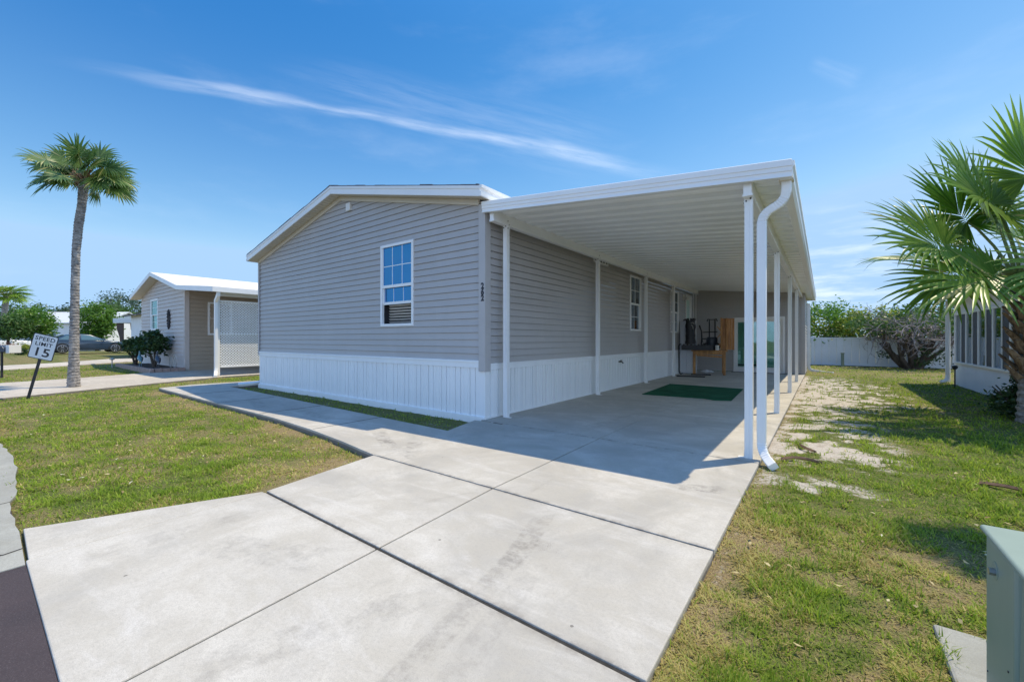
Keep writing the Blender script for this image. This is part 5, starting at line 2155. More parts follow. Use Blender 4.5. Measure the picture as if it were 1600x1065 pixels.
    o = m.build('standpipe', 'pipe', smooth=True)
    tag(o, 'short greenish pipe with a cap standing in the grass before the white fence', 'pipe')
    # trees behind the fence
    tree('hedge_tree', 'light green leafy tree rising above the fence beside the carport end', 'tree', (0.1, 26.6, -0.1), 3.35, (1.9, 1.2, 1.25), 'leaf_bright', 95, 65, 0.14, 51, 'trees behind the white fence', 0.09, spread=0.17)
    tree('hedge_tree', 'yellow green hanging shrub draped over the fence left of the spreading tree', 'tree', (1.7, 26.0, -0.1), 2.75, (1.9, 0.9, 0.95), 'leaf_yellow', 85, 70, 0.13, 52, 'trees behind the white fence', 0.07, spread=0.17)
    tree('hedge_tree', 'taller mid green tree behind the bare tangled twigs', 'tree', (4.4, 28.5, -0.1), 3.0, (2.6, 1.6, 1.0), 'leaf_mid', 80, 60, 0.16, 53, 'trees behind the white fence', 0.12, spread=0.17)
    tree('hedge_tree', 'blue green tree standing farthest behind the fence under the palm fronds', 'tree', (7.5, 31.0, -0.1), 3.6, (3.2, 2.0, 1.3), 'leaf_blue', 90, 60, 0.19, 54, 'trees behind the white fence', 0.14, spread=0.17)
    tree('hedge_tree', 'dark tree behind the grey home seen past its rear corner', 'tree', (-2.6, 29.0, -0.1), 4.0, (2.4, 1.6, 1.5), 'leaf_mid', 70, 60, 0.17, 55, 'trees behind the white fence', 0.12, spread=0.17)

    # pale green transformer box on its pad
    t = thing('transformer_box', 'pale green steel utility box on a concrete pad in the near right corner', 'utility box', (0.85, 1.68, 0))
    m = MB()
    m.box(0.455, 1.25, 1.868, 2.165, 0.0, 0.55)
    m.build('rear_cabinet', 'greenbox', t, bevel=0.022, seg=4)
    m = MB()
    A = [(0.452, 1.20, 0.0), (1.255, 1.20, 0.0), (1.255, 1.860, 0.0), (0.452, 1.860, 0.0)]
    B = [(0.462, 1.24, 0.52), (1.245, 1.24, 0.52), (1.245, 1.860, 0.545), (0.462, 1.860, 0.545)]
    m.loft(A, B)
    m.build('hood', 'greenbox_dark', t, bevel=0.015, seg=3)
    m = MB()
    m.box(0.444, 1.262, 1.20, 2.178, 0.545, 0.566)
    m.build('lid', 'greenbox', t, bevel=0.016, seg=4)
    m = MB()
    m.disc((0.456, 2.055, 0.455), (1, 0, 0), 0.030, 0.004, 24)
    lk = m.build('lock_plate', 'greenbox_dark', t)
    m = MB()
    m.disc((0.449, 2.050, 0.452), (1, 0, 0), 0.012, 0.02, 6)
    m.build('lock_bolt', 'steel', lk)
    m = MB()
    for (yy, zz_) in ((2.13, 0.075), (2.10, 0.052), (1.93, 0.2)):
        m.disc((0.4545, yy, zz_), (1, 0, 0), 0.0035, 0.003, 8)
    m.build('rust_spot', 'screw', t)
    m = MB()
    m.slab([(0.375, 1.0), (1.4, 1.0), (1.4, 2.54), (0.38, 2.54)], -0.14, -0.012)
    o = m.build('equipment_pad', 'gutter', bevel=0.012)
    tag(o, 'grey concrete pad under the pale green utility box', 'concrete pad')

    # fallen palm boots
    for (p, a, L, lab) in (((-0.18, 5.12), 0.25, 0.34, 'brown dead palm stalk on the sand beside the carport downspout'), ((1.24, 5.12), -0.7, 0.42, 'dark dead palm stalk on the green grass near the right edge'),
                           ((-0.16, 5.75), 2.2, 0.30, 'thin dry palm stalk on the sand beside the carport slab')):
        m = MB()
        rows = []
        d = Vector((math.cos(a), math.sin(a), 0))
        s = Vector((-d.y, d.x, 0))
        for k in range(7):
            t_ = k / 6
            c = Vector((p[0], p[1], GROUND + 0.06 + 0.02 * math.sin(t_ * 3))) + d * L * (t_ - 0.5) + s * 0.04 * math.sin(t_ * 4)
            w = 0.024 * (1 - 0.75 * t_)
            rows.append([c - s * w, c + Vector((0, 0, 0.018)), c + s * w, c - Vector((0, 0, 0.012))])
        m.sweep(rows)
        o = m.build('palm_stalk', 'deadleaf', smooth=True)
        tag(o, lab, 'palm stalk', 'fallen palm stalks')


# ------------------------------------------------------------------ left side
def build_sign():
    base = Vector((-13.74, 0.84, -0.1))
    s = thing('speed_sign', 'leaning white speed limit sign on a dark post at the lawn edge', 'road sign', tuple(base))
    # lean measured in the picture plane: post foot (45,618), plate centre (68,542)
    d = 9.0
    foot = Vector((-10.20 + 0, 0, 0))
    ctr_d = 8.93
    f = Vector((-13.74, 0.84, -0.08))
    axis = (RT * (23 * ctr_d / 645) + Vector((0, 0, 76 * ctr_d / 645))).normalized()
    c = Vector((-13.74, 0.84, 0)) + RT * (23 * ctr_d / 645) + Vector((0, 0, 76 * ctr_d / 645))
    face = (-FW + RT * 0.35)
    face = (face - axis * face.dot(axis)).normalized()
    right = axis.cross(face).normalized()
    if right.dot(RT) < 0:
        right = -right
    mt = Matrix((right, axis, face)).transposed().to_4x4()
    W, H = 0.425, 0.545
    def rr(w, h, r, n=5):
        pts = []
        for (cx_, cy_, a0) in ((w / 2 - r, h / 2 - r, 0), (-w / 2 + r, h / 2 - r, 90), (-w / 2 + r, -h / 2 + r, 180), (w / 2 - r, -h / 2 + r, 270)):
            for k in range(n + 1):
                a = R(a0 + 90 * k / n)
                pts.append((cx_ + r * math.cos(a), cy_ + r * math.sin(a)))
        return pts
    def flat(pts, z0, z1, mat, name, parent):
        m = MB()
        A = [mt @ Vector((x, y, z0)) + c for x, y in pts]
        B = [mt @ Vector((x, y, z1)) + c for x, y in pts]
        m.loft(A, B)
        return m.build(name, mat, parent)
    plate = flat(rr(W, H, 0.03), 0.0, 0.004, 'signblack', 'sign_plate', s)
    flat(rr(W - 0.03, H - 0.03, 0.022), 0.0042, 0.0052, 'signwhite', 'sign_face', plate)
    off = -WL[s.name]
    for body, y, size, sx, bold in (('SPEED', 0.175, 0.122, 0.98, 0.0018), ('LIMIT', 0.055, 0.115, 1.02, 0.0018), ('15', -0.125, 0.255, 1.12, 0.004)):
        mm = Matrix.Translation(c + off) @ mt @ Matrix.Translation((0, y, 0.0062))
        lettering('sign_lettering', body, size, 'signblack', plate, mm, depth=0.001, bold=bold, sx=sx, space=1.08)
    sec = [(-0.028, -0.008), (-0.014, -0.008), (-0.010, -0.030), (0.010, -0.030), (0.014, -0.008), (0.028, -0.008), (0.028, -0.004), (-0.028, -0.004)]
    m = MB()
    m.loft([mt @ Vector((x, -1.22, z)) + c for x, z in sec], [mt @ Vector((x, 0.24, z)) + c for x, z in sec])
    m.build('sign_post', 'pole', s)
    for yy in (0.225, -0.225):
        m = MB()
        q = c + axis * yy + face * 0.007
        m.tube([q - face * 0.002, q + face * 0.002], 0.008, 8)
        m.build('bolt', 'steel', s)


def build_neighbour():
    x0, x1, Y = -26.9, -20.2, 5.29
    rx, rz, ez = -23.6, 4.17, 3.28
    h = thing('beige_neighbour_house', 'beige gabled neighbour house with white roof and lattice carport', 'house', (-23.5, 5.3, 0))
    sl = (rz - ez) / 3.85
    rk = lambda x: rz - abs(x - rx) * sl
    front = ((0, Y, 0), (1, 0, 0), (0, -1, 0))
    side = ((x1, 0, 0), (0, 1, 0), (1, 0, 0))
    m = MB(*front)
    zc = rk(x1) - 0.16
    win = (-25.2, -24.0, 1.62, 3.08)
    siding(m, -0.1, rz - 0.17, lambda z: x0 if z <= zc else rx - (rz - 0.16 - z) / sl, lambda z: x1 if z <= zc else rx + (rz - 0.16 - z) / sl,
           [(win[0] + .03, win[1] - .03, win[2] + .03, win[3] - .03)], [zc], exp=0.16, dep=0.034)
    m.build('gable_wall', 'sid_beige', h)
    window(h, front, *win, glass='glass_green', low='glass_green', cols=1, blind=False, shade=True, fw=0.10)
    m = MB(*side)
    siding(m, -0.05, 3.2, lambda z: Y, lambda z: 17.0, [], exp=0.16, dep=0.034)
    m.build('side_wall', 'sid_tan', h)
    m = MB()
    m.box(x1 - 0.11, x1 + 0.045, Y - 0.045, Y - 0.02, 0.0, 3.15)
    m.box(x1 + 0.02, x1 + 0.045, Y - 0.0199, Y + 0.11, 0.0, 3.15)
    m.build('corner_trim', 'sid_beige', h)
    # house window beyond the carport post
    window(h, side, 6.02, 6.9, 1.4, 2.75, cols=1, blind=False, fw=0.07)
    # roof
    xa, xb, FY = -27.3, -16.03, 4.92
    xe = -19.85
    cz2 = lambda x: ez - 0.02 + (xe - x) * 0.088
    m = MB()
    seg = 18
    for (a, b, fa, fb) in ((xa, rx, rk(xa), rk(rx)), (rx, xe, rk(rx), rk(xe)), (xe, xb, rk(xe), rk(xe) - 0.34)):
        A = [(a, FY, fa - 0.05), (b, FY, fb - 0.05), (b, 17.4, fb - 0.05), (a, 17.4, fa - 0.05)]
        m.loft(A, [(x, y, z + 0.05) for x, y, z in A])
    rf = m.build('roof', 'roofwhite', h)
    m = MB()
    m.box(-20.9, -20.5, 9.1, 9.5, rk(-20.7) - 0.03, rk(-20.7) + 0.16)
    m.build('roof_vent', 'iron', rf)
    m = MB()
    for (a, b, fa, fb) in ((xa, rx, rk(xa), rk(rx)), (rx, xe, rk(rx), rk(xe)), (xe, xb, rk(xe), rk(xe) - 0.34)):
        A = [(a, FY - 0.025, fa - 0.17), (b, FY - 0.025, fb - 0.17), (b, FY - 0.002, fb - 0.17), (a, FY - 0.002, fa - 0.17)]
        m.loft(A, [(x, y, z + 0.175) for x, y, z in A])
    m.build('rake_fascia', 'fascia', h, bevel=0.004)
    m = MB()
    ze = rk(xe) - 0.34
    m.box(xb, xb + 0.03, FY - 0.02, 17.4, ze - 0.17, ze + 0.005)
    m.build('gutter', 'fascia', h, bevel=0.006)
    m = MB()
    A = [(xa, FY, rk(xa) - 0.14), (rx, FY, rk(rx) - 0.14), (rx, Y, rk(rx) - 0.14), (xa, Y, rk(xa) - 0.14)]
    m.loft(A, [(x, y, z + 0.012) for x, y, z in A])
    A = [(rx, FY, rk(rx) - 0.14), (xe, FY, rk(xe) - 0.14), (xe, Y, rk(xe) - 0.14), (rx, Y, rk(rx) - 0.14)]
    m.loft(A, [(x, y, z + 0.012) for x, y, z in A])
    m.build('soffit', 'soffit', h)
    # carport posts, downspout, lattice
    m = MB()
    m.box(-16.50, -16.42, 5.17, 5.25, 0.0, 2.86)
    p0 = m.build('carport_post', 'white', h, bevel=0.004)
    for k in range(1, 4):
        copy_part(p0, h, (0, 2.95 * k, 0))
    m = MB()
    m.box(-16.485, -16.435, 5.26, 14.1, 2.70, 2.86)
    m.build('carport_beam', 'white', h, bevel=0.004)
    sec = [(-0.06, -0.045), (0.06, -0.045), (0.06, 0.045), (-0.06, 0.045)]
    m = MB()
    m.tube([(-16.10, 5.10, 2.80), (-16.11, 5.10, 2.70), (-16.22, 5.10, 2.60), (-16.36, 5.11, 2.52), (-16.38, 5.12, 2.40), (-16.38, 5.12, 0.25), (-16.35, 5.10, 0.12), (-16.22, 5.05, 0.03), (-16.05, 5.0, -0.02)], 1.0, sec=sec)
    m.build('downspout', 'white', h, bevel=0.008)
    m = MB()
    X, ya, yb, za, zb = -16.46, 5.27, 11.0, 0.30, 2.52
    d = 0.064
    def strip(c_, sgn, xx):
        # y - sgn*z = c_ clipped to the panel
        pts = []
        if sgn > 0:
            lo = max(ya, za + c_)
            hi = min(yb, zb + c_)
            p, q = (lo, lo - c_), (hi, hi - c_)
        else:
            lo = max(ya, c_ - zb)
            hi = min(yb, c_ - za)
            p, q = (lo, c_ - lo), (hi, c_ - hi)
        if hi - lo < 0.03:
            return
        w = 0.0095
        m.add([(xx, p[0] - w, p[1] + sgn * w), (xx, p[0] + w, p[1] - sgn * w), (xx, q[0] + w, q[1] - sgn * w), (xx, q[0] - w, q[1] + sgn * w),
               (xx - .008, p[0] - w, p[1] + sgn * w), (xx - .008, p[0] + w, p[1] - sgn * w), (xx - .008, q[0] + w, q[1] - sgn * w), (xx - .008, q[0] - w, q[1] + sgn * w)],
              [(0, 1, 2, 3), (7, 6, 5, 4), (0, 4, 5, 1), (1, 5, 6, 2), (2, 6, 7, 3), (3, 7, 4, 0)])
    c_ = ya - zb
    while c_ < yb - za:
        strip(c_, 1, X + 0.006)
        c_ += d * math.sqrt(2)
    c_ = ya + za
    while c_ < yb + zb:
        strip(c_, -1, X - 0.004)
        c_ += d * math.sqrt(2)
    lt = m.build('lattice', 'vinylwhite', h)
    m = MB()
    m.box(X - 0.015, X + 0.02, ya, yb, za - 0.04, za + 0.02)
    m.box(X - 0.015, X + 0.02, ya, yb, zb - 0.02, zb + 0.04)
    for yy in (6.62, 8.9):
        m.box(X - 0.014, X + 0.021, yy, yy + 0.06, za + 0.02, zb - 0.02)
    m.box(X - 0.013, X + 0.019, ya, yb, 1.38, 1.43)
    m.build('lattice_frame', 'vinylwhite', lt)
    m = MB()
    m.disc((-16.9, 5.15, 1.0), (1, 0, 0), 0.01, 0.01, 8)
    # wall ornament
    o = thing('wall_ornament', 'oval black iron ornament hanging on the beige gable wall', 'wall ornament', (-22.25, 5.25, 2.1))
    m = MB()
    for sxx, szz, n_ in ((0.13, 0.34, 22), (0.07, 0.21, 16)):
        pts = [(-22.25 + sxx * math.cos(2 * PI * k / n_), 5.24, 2.08 + szz * math.sin(2 * PI * k / n_)) for k in range(n_ + 1)]
        m.tube(pts, 0.022, 5)
    for k in range(14):
        a = 2 * PI * k / 14
        m.tube([(-22.25 + .06 * math.cos(a), 5.24, 2.08 + .18 * math.sin(a)), (-22.25 + .13 * math.cos(a + .2), 5.22, 2.08 + .34 * math.sin(a + .2)), (-22.25 + .17 * math.cos(a), 5.24, 2.08 + .43 * math.sin(a))], [0.02, 0.035, 0.012], 5)
    m.build('scrollwork', 'iron', o, smooth=True)
    # planting bed with brick edging
    b = thing('planting_bed', 'raised mulch bed with brick edging along the beige gable wall', 'planting bed', (-22.8, 4.7, 0))
    m = MB()
    m.slab([(-25.6, 4.28), (-20.1, 4.30), (-20.1, 5.26), (-25.6, 5.26)], -0.1, 0.09)
    m.build('mulch', 'mulch', b)
    m = MB()
    x = -25.75
    while x < -20.05:
        m.box(x, x + 0.235, 4.14, 4.27 + random.uniform(-.01, .01), -0.1, 0.125 + random.uniform(-.008, .008))
        x += 0.245
    y = 4.29
    while y < 5.2:
        m.box(-20.08, -19.95, y, y + 0.225, -0.1, 0.125 + random.uniform(-.008, .008))
        y += 0.235
    m.build('brick_edging', 'brick', b, bevel=0.008)
    # two shrubs
    def shrub(label, x, y, z, s, seed, tilt):
        rng = np.random.default_rng(seed)
        t = thing('rounded_shrub', label, 'shrub', (x, y, z), 'shrubs in the neighbour bed')
        crown_mesh('foliage', 'leaf_dark', t, (x + tilt, y, z + 1.05 * s), (0.78 * s, 0.55 * s, 0.52 * s), 60, 26, 0.17 * s, rng, spread=0.16, aspect=0.55)
        m = MB()
        for k in range(7):
            a = k * 0.9
            m.tube([(x + 0.03 * math.cos(a), y + .03 * math.sin(a), z - 0.05), (x + tilt * .4 + 0.12 * math.cos(a), y + .1 * math.sin(a), z + 0.45 * s), (x + tilt + 0.45 * s * math.cos(a), y + .3 * s * math.sin(a), z + (0.85 + .25 * math.sin(k)) * s)], [0.035, 0.028, 0.012], 6)
        m.build('stems', 'bark', t)
    shrub('rounded dark shrub at the left end of the brick edged bed', -24.6, 4.62, 0.09, 0.80, 61, -0.05)
    shrub('wider dark shrub in the middle of the brick edged bed before the beige wall', -22.0, 4.72, 0.09, 0.92, 62, -0.25)
    # bird statues
    def bird(label, x, y, z, s, mat):
        t = thing('bird_statue', label, 'statue', (x, y, z), 'bird statues in the neighbour bed')
        m = MB()
        m.tube([(x + .30 * s, y, z + .30 * s), (x + .18 * s, y, z + .42 * s), (x, y, z + .55 * s), (x - .14 * s, y, z + .66 * s), (x - .17 * s, y, z + .82 * s), (x - .10 * s, y, z + .94 * s), (x - .16 * s, y, z + 1.02 * s)],
               [0.02 * s, .11 * s, .165 * s, .10 * s, .055 * s, .045 * s, .05 * s], 12)
        m.build('body', mat, t, smooth=True)
        m = MB()
        m.tube([(x - .19 * s, y, z + 1.02 * s), (x - .30 * s, y, z + .95 * s), (x - .36 * s, y, z + .84 * s)], [.032 * s, .024 * s, .006 * s], 8)
        m.build('beak', mat, t, smooth=True)
        for q in (-.05, .05):
            m = MB()
            m.tube([(x + .03 * s, y + q * s, z), (x + .02 * s, y + q * s, z + .45 * s)], .018 * s, 6)
            m.build('leg', mat, t)
        return t
    bird('teal glazed wading bird statue standing in the mulch bed', -22.75, 4.42, 0.09, 0.62, 'teal')
    bird('slim dark blue wading bird statue nearer the house corner', -21.05, 4.62, 0.09, 0.62, 'navy')
    # wire bicycle-like ornament
    t = thing('wire_ornament', 'pale wire bicycle ornament leaning on the beige wall at its corner', 'ornament', (-20.6, 5.0, 0.09))
    for (cx_, r_) in ((-20.42, 0.24), (-20.95, 0.20)):
        m = MB()
        pts = [(cx_ + r_ * math.cos(2 * PI * k / 20), 5.0, 0.10 + r_ + r_ * math.sin(2 * PI * k / 20)) for k in range(21)]
        m.tube(pts, 0.012, 5)
        for k in range(6):
            a = k * PI / 3
            m.tube([(cx_, 5.0, 0.10 + r_), (cx_ + r_ * math.cos(a), 5.0, 0.10 + r_ + r_ * math.sin(a))], 0.006, 4)
        m.build('wheel', 'wire', t)
    m = MB()
    m.tube([(-20.42, 5.0, 0.34), (-20.60, 5.0, 0.62), (-20.90, 5.0, 0.60), (-20.95, 5.0, 0.30)], 0.012, 5)
    m.tube([(-20.60, 5.0, 0.62), (-20.5, 5.0, 0.72)], 0.012, 5)
    m.build('frame', 'wire', t)
    # path light
    m = MB()
    m.tube([(-25.2, 3.95, -0.1), (-25.2, 3.95, 0.34)], 0.02, 8)
    m.lathe((-25.2, 3.95, 0), [(0.02, 0.30), (0.09, 0.33), (0.09, 0.36), (0.02, 0.40)], 12)
    o = m.build('path_light', 'wire', smooth=True)
    tag(o, 'small pale path light in the grass at the far end of the brick bed', 'path light')


def ring_section(x, zl, zb, zr, wl, wb, wr):
    """car body ring (local: x forward, y across, z up)"""
    return [(x, -wl, zl), (x, -wl - 0.03, (zl + zb) / 2), (x, -wb, zb), (x, -wr, zr), (x, -wr * 0.6, zr + 0.02), (x, wr * 0.6, zr + 0.02), (x, wr, zr), (x, wb, zb), (x, wl + 0.03, (zl + zb) / 2), (x, wl, zl)]


def build_car(name, label, paint, loc, heading, suv=False):
    t = thing(name, label, 'car', (0, 0, 0), 'cars parked at the far houses')
    k = 1.18 if suv else 1.0
    if suv:
        st = [(2.30, .40, .75, .78, .70, .62, .55), (2.15, .28, .98, 1.02, .86, .80, .72), (1.25, .24, 1.08, 1.12, .92, .86, .76), (0.95, .24, 1.10, 1.18, .92, .87, .74), (0.25, .24, 1.10, 1.66, .92, .88, .62), (-0.8, .24, 1.11, 1.72, .92, .88, .64),
              (-1.75, .24, 1.12, 1.66, .92, .88, .62), (-2.15, .28, 1.10, 1.20, .90, .85, .70), (-2.30, .42, .90, .95, .82, .78, .64)]
    else:
        st = [(2.38, .36, .58, .60, .66, .58, .50), (2.20, .24, .70, .73, .82, .76, .68), (1.35, .20, .84, .87, .90, .84, .74), (0.95, .20, .88, .93, .90, .85, .72), (0.10, .20, .92, 1.36, .90, .86, .56), (-0.55, .20, .93, 1.42, .90, .86, .56),
              (-1.15, .20, .94, 1.34, .90, .86, .54), (-1.85, .22, .95, 1.02, .88, .83, .66), (-2.25, .30, .90, .94, .80, .76, .64), (-2.38, .42, .78, .80, .70, .66, .56)]
    m = MB()
    m.sweep([ring_section(*s) for s in st])
    body = m.build('body', paint, t, bevel=0.03, smooth=True, seg=2)
    # side glass
    def gl(pts):
        for s in (-1, 1):
            g = MB()
            A = [(x, s * (w + 0.012), z) for x, w, z in pts]
            g.poly(A)
            g.add([(x, s * (w - 0.01), z) for x, w, z in pts], [tuple(range(len(pts)))])
            g.build('side_window', 'carglass', t)
    if suv:
        gl([(0.85, .845, 1.14), (0.22, .66, 1.58), (-0.35, .66, 1.62), (-0.35, .87, 1.14)])
        gl([(-0.43, .87, 1.14), (-0.43, .66, 1.62), (-1.25, .66, 1.62), (-1.25, .87, 1.14)])
        gl([(-1.33, .87, 1.15), (-1.33, .66, 1.61), (-1.70, .66, 1.57), (-2.0, .84, 1.17)])
        ws = [(1.02, 1.16), (0.30, 1.64)]
        rw = [(-2.16, 1.18), (-1.80, 1.62)]
        wr, ax = 0.37, (1.45, -1.42)
    else:
        gl([(0.85, .835, .95), (0.10, .60, 1.31), (-0.40, .60, 1.36), (-0.40, .855, .96)])
        gl([(-0.48, .855, .96), (-0.48, .60, 1.36), (-1.12, .59, 1.29), (-1.55, .80, 1.00)])
        ws = [(0.98, .95), (0.15, 1.35)]
        rw = [(-1.82, 1.04), (-1.20, 1.33)]
        wr, ax = 0.345, (1.42, -1.36)
    for nm, w_ in (('windscreen', ws), ('rear_window', rw)):
        g = MB()
        (xa, za), (xb_, zb_) = w_
        s = 0.025
        g.add([(xa, -.66, za + s), (xa, .66, za + s), (xb_, .50, zb_ + s), (xb_, -.50, zb_ + s)], [(0, 1, 2, 3)])
        g.build(nm, 'carglass', t)
    for x in ax:
        for s in (-1, 1):
            w = MB()
            w.tube([(x, s * 0.72, wr), (x, s * 0.735, wr), (x, s * 0.90, wr), (x, s * 0.925, wr)], [wr * .9, wr, wr, wr * .9], 28)
            wh = w.build('wheel', 'rubber', t, smooth=True)
            w = MB()
            for q in range(10):
                a = 2 * PI * q / 10
                w.beam((x + .05 * math.cos(a), s * .932, wr + .05 * math.sin(a)), (x + wr * .70 * math.cos(a), s * .930, wr + wr * .70 * math.sin(a)), 0.045, 0.014)
            pts = [(x + wr * .72 * math.cos(2 * PI * q / 24), s * .930, wr + wr * .72 * math.sin(2 * PI * q / 24)) for q in range(25)]
            w.tube(pts, 0.016, 5)
            w.build('rim', 'rim', wh)
            w = MB()
            n_ = 16
            r0 = wr * 1.14
            w.add([(x + r0 * math.cos(PI * q / n_), s * (.925), wr + r0 * math.sin(PI * q / n_)) for q in range(n_ + 1)] + [(x + wr * .98 * math.cos(PI * q / n_), s * .926, wr + wr * .98 * math.sin(PI * q / n_)) for q in range(n_ + 1)],
                  [(q, q + 1, n_ + 2 + q, n_ + 1 + q) for q in range(n_)])
            w.build('wheel_arch', 'black', t)
    for s in (-1, 1):
        zf = .86 if suv else .64
        w = MB()
        w.tube([(2.16, s * .60, zf), (2.10, s * .80, zf + .03)], [.07, .05], 8)
        w.build('headlight', 'lamp', t, smooth=True)
        w = MB()
        w.tube([(-2.22, s * .60, zf + .1), (-2.17, s * .78, zf + .12)], [.07, .05], 8)
        w.build('tail_light', 'taillamp', t, smooth=True)
        w = MB()
        w.tube([(0.80, s * .86, (1.14 if suv else .98)), (0.78, s * 1.02, (1.2 if suv else 1.02))], [.03, .075], 8)
        w.build('mirror', paint, t, smooth=True)
    t.location = loc
    t.rotation_euler = (0, 0, heading)
    WL[t.name] = Vector(loc)
    return t


def build_left_far():
    # cars
    build_car('parked_car', 'dark blue sedan parked side on beyond the tall palm trunk', 'carblue', (-44.35, 5.55, 0.21), R(92))
    build_car('parked_car', 'white sport utility car half hidden behind the trees at the left edge', 'carwhite', (-64.5, 2.0, 0.0), R(93), suv=True)
    # mailbox
    b = thing('mailbox', 'dark mailbox with white newspaper box on a thin post at the left edge', 'mailbox', (-21.9, 0.72, 0))
    C = Vector((-21.9, 0.72, 0)) + RT * 0.06
    m = MB()
    m.tube([(C.x, C.y, -0.1), (C.x, C.y, 0.80)], 0.035, 6)
    m.build('post', 'pole', b)
    m = MB(C, RT, FW)
    prof = [(-0.17, 0.80), (0.17, 0.80), (0.17, 0.92), (0.12, 0.99), (0.0, 1.02), (-0.12, 0.99), (-0.17, 0.92)]
    m.loft([(u, -0.10, z) for u, z in prof], [(u, 0.35, z) for u, z in prof])
    m.build('box', 'navy', b, bevel=0.01)
    m = MB(C, RT, FW)
    m.box(0.18, 0.30, -0.05, 0.3, 0.76, 1.03)
    m.build('newspaper_box', 'plastic_white', b, bevel=0.01)

    # far houses
    def far_house(name, label, c, wx, wy, zw, zr, wall, roof, ang, extra=None):
        h = thing(name, label, 'house', c, 'houses across the far end')
        U = Vector((math.cos(ang), math.sin(ang), 0))
        N = Vector((-U.y, U.x, 0))
        fr = (Vector(c), U, N)
        m = MB(*fr)
        m.box(-wx, wx, -wy, wy, -0.3, zw)
        for s in (-1, 1):
            m.add([(s * wx, -wy, zw), (s * wx, wy, zw), (s * wx, 0, zr - .1)], [(0, 1, 2)])
        m.build('wall', wall, h)
        m = MB(*fr)
        for s in (-1, 1):
            A = [(-wx - .3, s * (wy + .4), zw - .08), (wx + .3, s * (wy + .4), zw - .08), (wx + .3, 0, zr), (-wx - .3, 0, zr)]
            m.loft(A, [(p, q, z + .1) for p, q, z in A])
        m.build('roof', roof, h)
        if extra:
            extra(h, fr)
        return h
    def wins(h, fr):
        for u in (-3.0, -0.6, 2.4):
            m = MB(*fr)
            m.box(u, u + 1.0, -2.94, -2.9, 0.9, 2.1) if False else m.box(u, u + 1.0, -3.05, -2.99, 0.9, 2.1)
            w = m.build('window', 'vinylwhite', h)
            m = MB(*fr)
            m.box(u + .08, u + .92, -3.07, -3.055, 0.98, 2.02)
            m.build('pane', 'carglass', w)
    c = Vector((0, 0, 0)) + FW * 48 + RT * (-50.0)
    far_house('white_far_house', 'white far house with a pale metal roof behind the dark blue sedan', (c.x, c.y, 0.0), 5.2, 3.0, 3.0, 4.3, 'stucco', 'greymetal', YAW, wins)
    c = FW * 40 + RT * (-35.6)
    # flat roofed carport with brown scalloped supports
    h = thing('scalloped_carport', 'flat roofed white carport with brown scalloped supports between the trees and the beige house', 'carport', (c.x, c.y, 0))
    fr = (Vector((c.x, c.y, 0)), RT, FW)
    m = MB(*fr)
    m.box(-2.6, 2.6, -0.5, 5.0, 2.78, 3.22)
    m.build('roof', 'greymetal', h, bevel=0.02)
    m = MB(*fr)
    m.box(-1.0, 2.6, 0.3, 0.4, 0.0, 2.77)
    m.build('wall', 'stucco', h)
    m = MB(*fr)
    u = -0.98
    while u < 2.5:
        m.box(u, u + 0.16, 0.26, 0.299, 0.25, 2.2)
        u += 0.19
    m.build('board_panel', 'fence', h)
    for k, u in enumerate((-2.45, -1.95, -1.45)):
        m = MB(*fr)
        pts = [(u, 2.77), (u + 0.05, 2.2), (u + 0.28, 1.5), (u + 0.38, 0.8), (u + 0.40, 0.0), (u + 0.62, 0.0), (u + 0.62, 2.77)]
        m.loft([(a, -0.3 + k * .9, z) for a, z in pts], [(a, -0.18 + k * .9, z) for a, z in pts])
        m.build('scalloped_support', 'brown', h)
    m = MB(*fr)
    m.box(-2.0, -0.95, 0.5, 0.6, 0.0, 0.55)
    m.build('planter_wall', 'brown', h)
    def dr(h, fr):
        m = MB(*fr)
        m.box(1.2, 1.75, -2.56, -2.50, 0.3, 2.2)
        m.build('door', 'brown', h)
    c = Vector((-35.0, 9.4, 0.3))
    far_house('brown_roofed_house', 'white house with a brown gable roof just left of the beige house', (-36.0, 10.6, 0.3), 2.5, 3.6, 2.55, 3.4, 'stucco', 'brown', 0.0, None)
    # trees
    def at(px, d, z=0.0):
        v = FW * d + RT * ((px - 800) / 645 * d)
        return (v.x, v.y, z)
    G = 'trees at the far left'
    tree('bushy_tree', 'bright green bushy tree behind the speed sign', 'tree', at(52, 38), 4.2, (1.7, 1.5, 1.4), 'leaf_bright', 80, 60, 0.24, 71, G, 0.13, spread=0.17)
    tree('bushy_tree', 'drooping mid green tree over the white sport utility car', 'tree', at(14, 36), 3.3, (1.9, 1.6, 1.05), 'leaf_mid', 80, 60, 0.22, 72, G, 0.12, spread=0.17)
    tree('bushy_tree', 'bright green rounded tree between the tall palm trunk and the scalloped carport', 'tree', at(152, 43), 5.3, (1.5, 1.5, 2.2), 'leaf_bright', 110, 60, 0.24, 73, G, 0.15, spread=0.17)
    tree('bushy_tree', 'tall loose blue green tree farthest back beside the beige gable', 'tree', at(196, 62), 8.4, (4.4, 3.2, 2.6), 'leaf_blue', 80, 45, 0.30, 74, G, 0.22, spread=0.14)
    tree('bushy_tree', 'hazy low tree behind the white metal roofed house', 'tree', at(105, 66), 6.5, (6.5, 3.0, 2.2), 'leaf_blue', 110, 55, 0.34, 75, G, 0.2, spread=0.15)
    tree('bushy_tree', 'darker mid green tree behind the far small palm', 'tree', at(30, 58), 6.3, (4.2, 3, 2.4), 'leaf_mid', 90, 55, 0.32, 76, G, 0.2, spread=0.15)
    tree('bushy_tree', 'mid green tree rising behind the scalloped carport roof', 'tree', at(176, 50), 5.6, (2.6, 2.2, 2.1), 'leaf_mid', 90, 55, 0.28, 77, G, 0.16, spread=0.16)
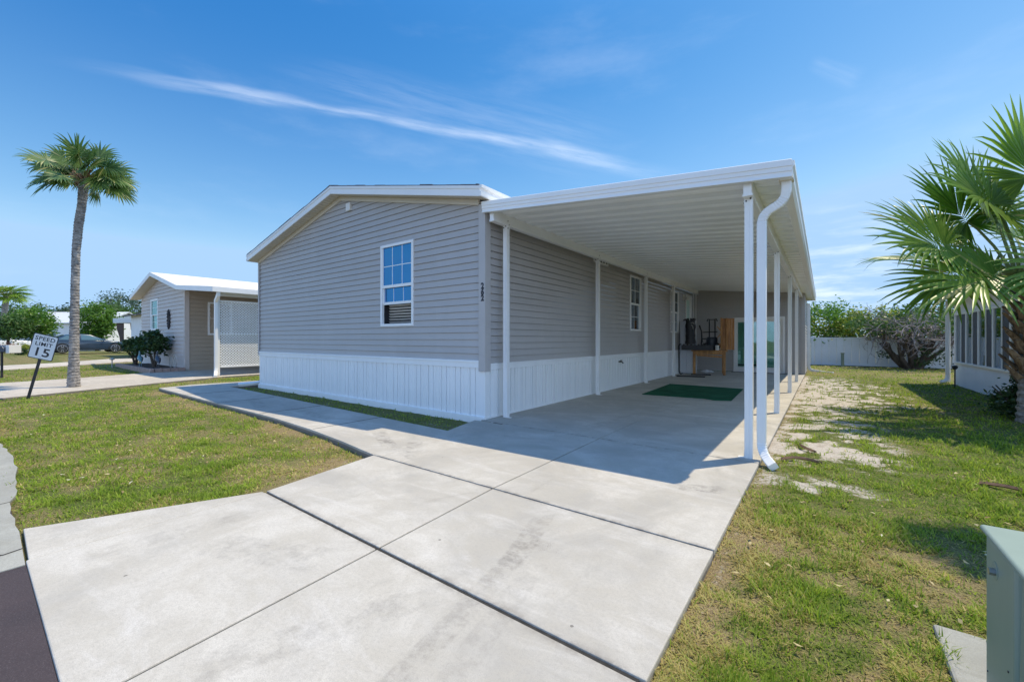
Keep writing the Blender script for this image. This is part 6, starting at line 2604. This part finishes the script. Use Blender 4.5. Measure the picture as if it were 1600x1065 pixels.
    # distant palm
    rng = np.random.default_rng(91)
    B = Vector(at(1, 44))
    t = thing('cabbage_palm', 'distant cabbage palm with a round head at the left edge', 'palm tree', tuple(B), 'cabbage palms')
    C = Vector(at(10, 44, EYE + 68 * 44 / 645))
    m = MB()
    ring_trunk(m, [B, B.lerp(C, .5) + Vector((0, 0, .1)), C], [0.3, 0.24, 0.24], rng, 24, 10, 0.06)
    m.build('trunk', 'bark_palm', t)
    fr = Fronds()
    for k in range(26):
        a = k * 2.4
        el = -0.25 + 1.3 * (k / 26)
        d = Vector((math.cos(a), math.sin(a), el)).normalized()
        fr.frond(C, C + d * 1.0, (d + Vector((0, 0, -0.35))).normalized(), Vector((0, 0, 1)) - FW * .4, 1.05, 22, 135, 0.7, rng, 0.03, pr=0.03)
    fr.build('crown', 'palmleaf', t)
    fr.pet.build('leaf_stalks', 'petiole', t)
    # garden clutter by the far drive: red and yellow shrubs
    for (nm, lab, px, d, z, r, mt, s) in (('garden_shrub', 'red leaved garden shrub at the left edge before the white car', 16, 30.5, 0.14, 0.43, 'leaf_red', 81),
                                          ('garden_shrub', 'yellow green low garden shrub before the dark blue sedan', 38, 30.0, 0.14, 0.38, 'leaf_yellow', 82),
                                          ('garden_shrub', 'small dark garden shrub below the yellow one', 32, 28.5, 0.14, 0.28, 'leaf_dark', 83)):
        rng = np.random.default_rng(s)
        p = at(px, d, z)
        t = thing(nm, lab, 'shrub', p, 'garden shrubs at the far drive')
        crown_mesh('foliage', mt, t, (p[0], p[1], z + r * 0.95), (r * 1.2, r, r * 0.85), 30, 30, 0.11, rng, spread=0.2)
        m = MB()
        for q in range(4):
            m.tube([p, (p[0] + .1 * math.cos(q * 1.6), p[1] + .1 * math.sin(q * 1.6), z + r)], 0.012, 5)
        m.build('stems', 'bark', t)


build_ground()
build_paving()
build_house()
build_carport()
build_porch_things()
build_neighbour()
build_sign()
build_tall_palm()
build_right_palm()
build_sea_grape()
build_right_side()
build_left_far()
build_grass()


def build_fallen_leaves():
    rng = np.random.default_rng(77)
    n = 420
    x = np.concatenate([rng.uniform(-11, -3.9, n // 2), rng.uniform(-0.4, 2.6, n // 2)])
    y = np.concatenate([rng.uniform(0.4, 2.5, n // 2), rng.uniform(0.9, 6.5, n // 2)])
    a = rng.uniform(0, 6.28, n)
    s_ = rng.uniform(0.010, 0.026, n)
    V = np.empty((n, 4, 3), np.float32)
    z = ground_z(x, y) + rng.uniform(0.015, 0.04, n)
    for k in range(4):
        b = a + k * PI / 2
        r = s_ * (1.0 if k % 2 == 0 else 0.42)
        V[:, k] = np.stack([x + np.cos(b) * r, y + np.sin(b) * r, z + rng.normal(size=n) * 0.004], -1)
    F = (np.arange(n, dtype=np.int32)[:, None] * 4 + np.arange(4, dtype=np.int32)[None])
    stuff(np_mesh('fallen_leaves', V, F, 'dry_leaf', attrs={'v': np.repeat(rng.random(n), 4)}))


build_fallen_leaves()
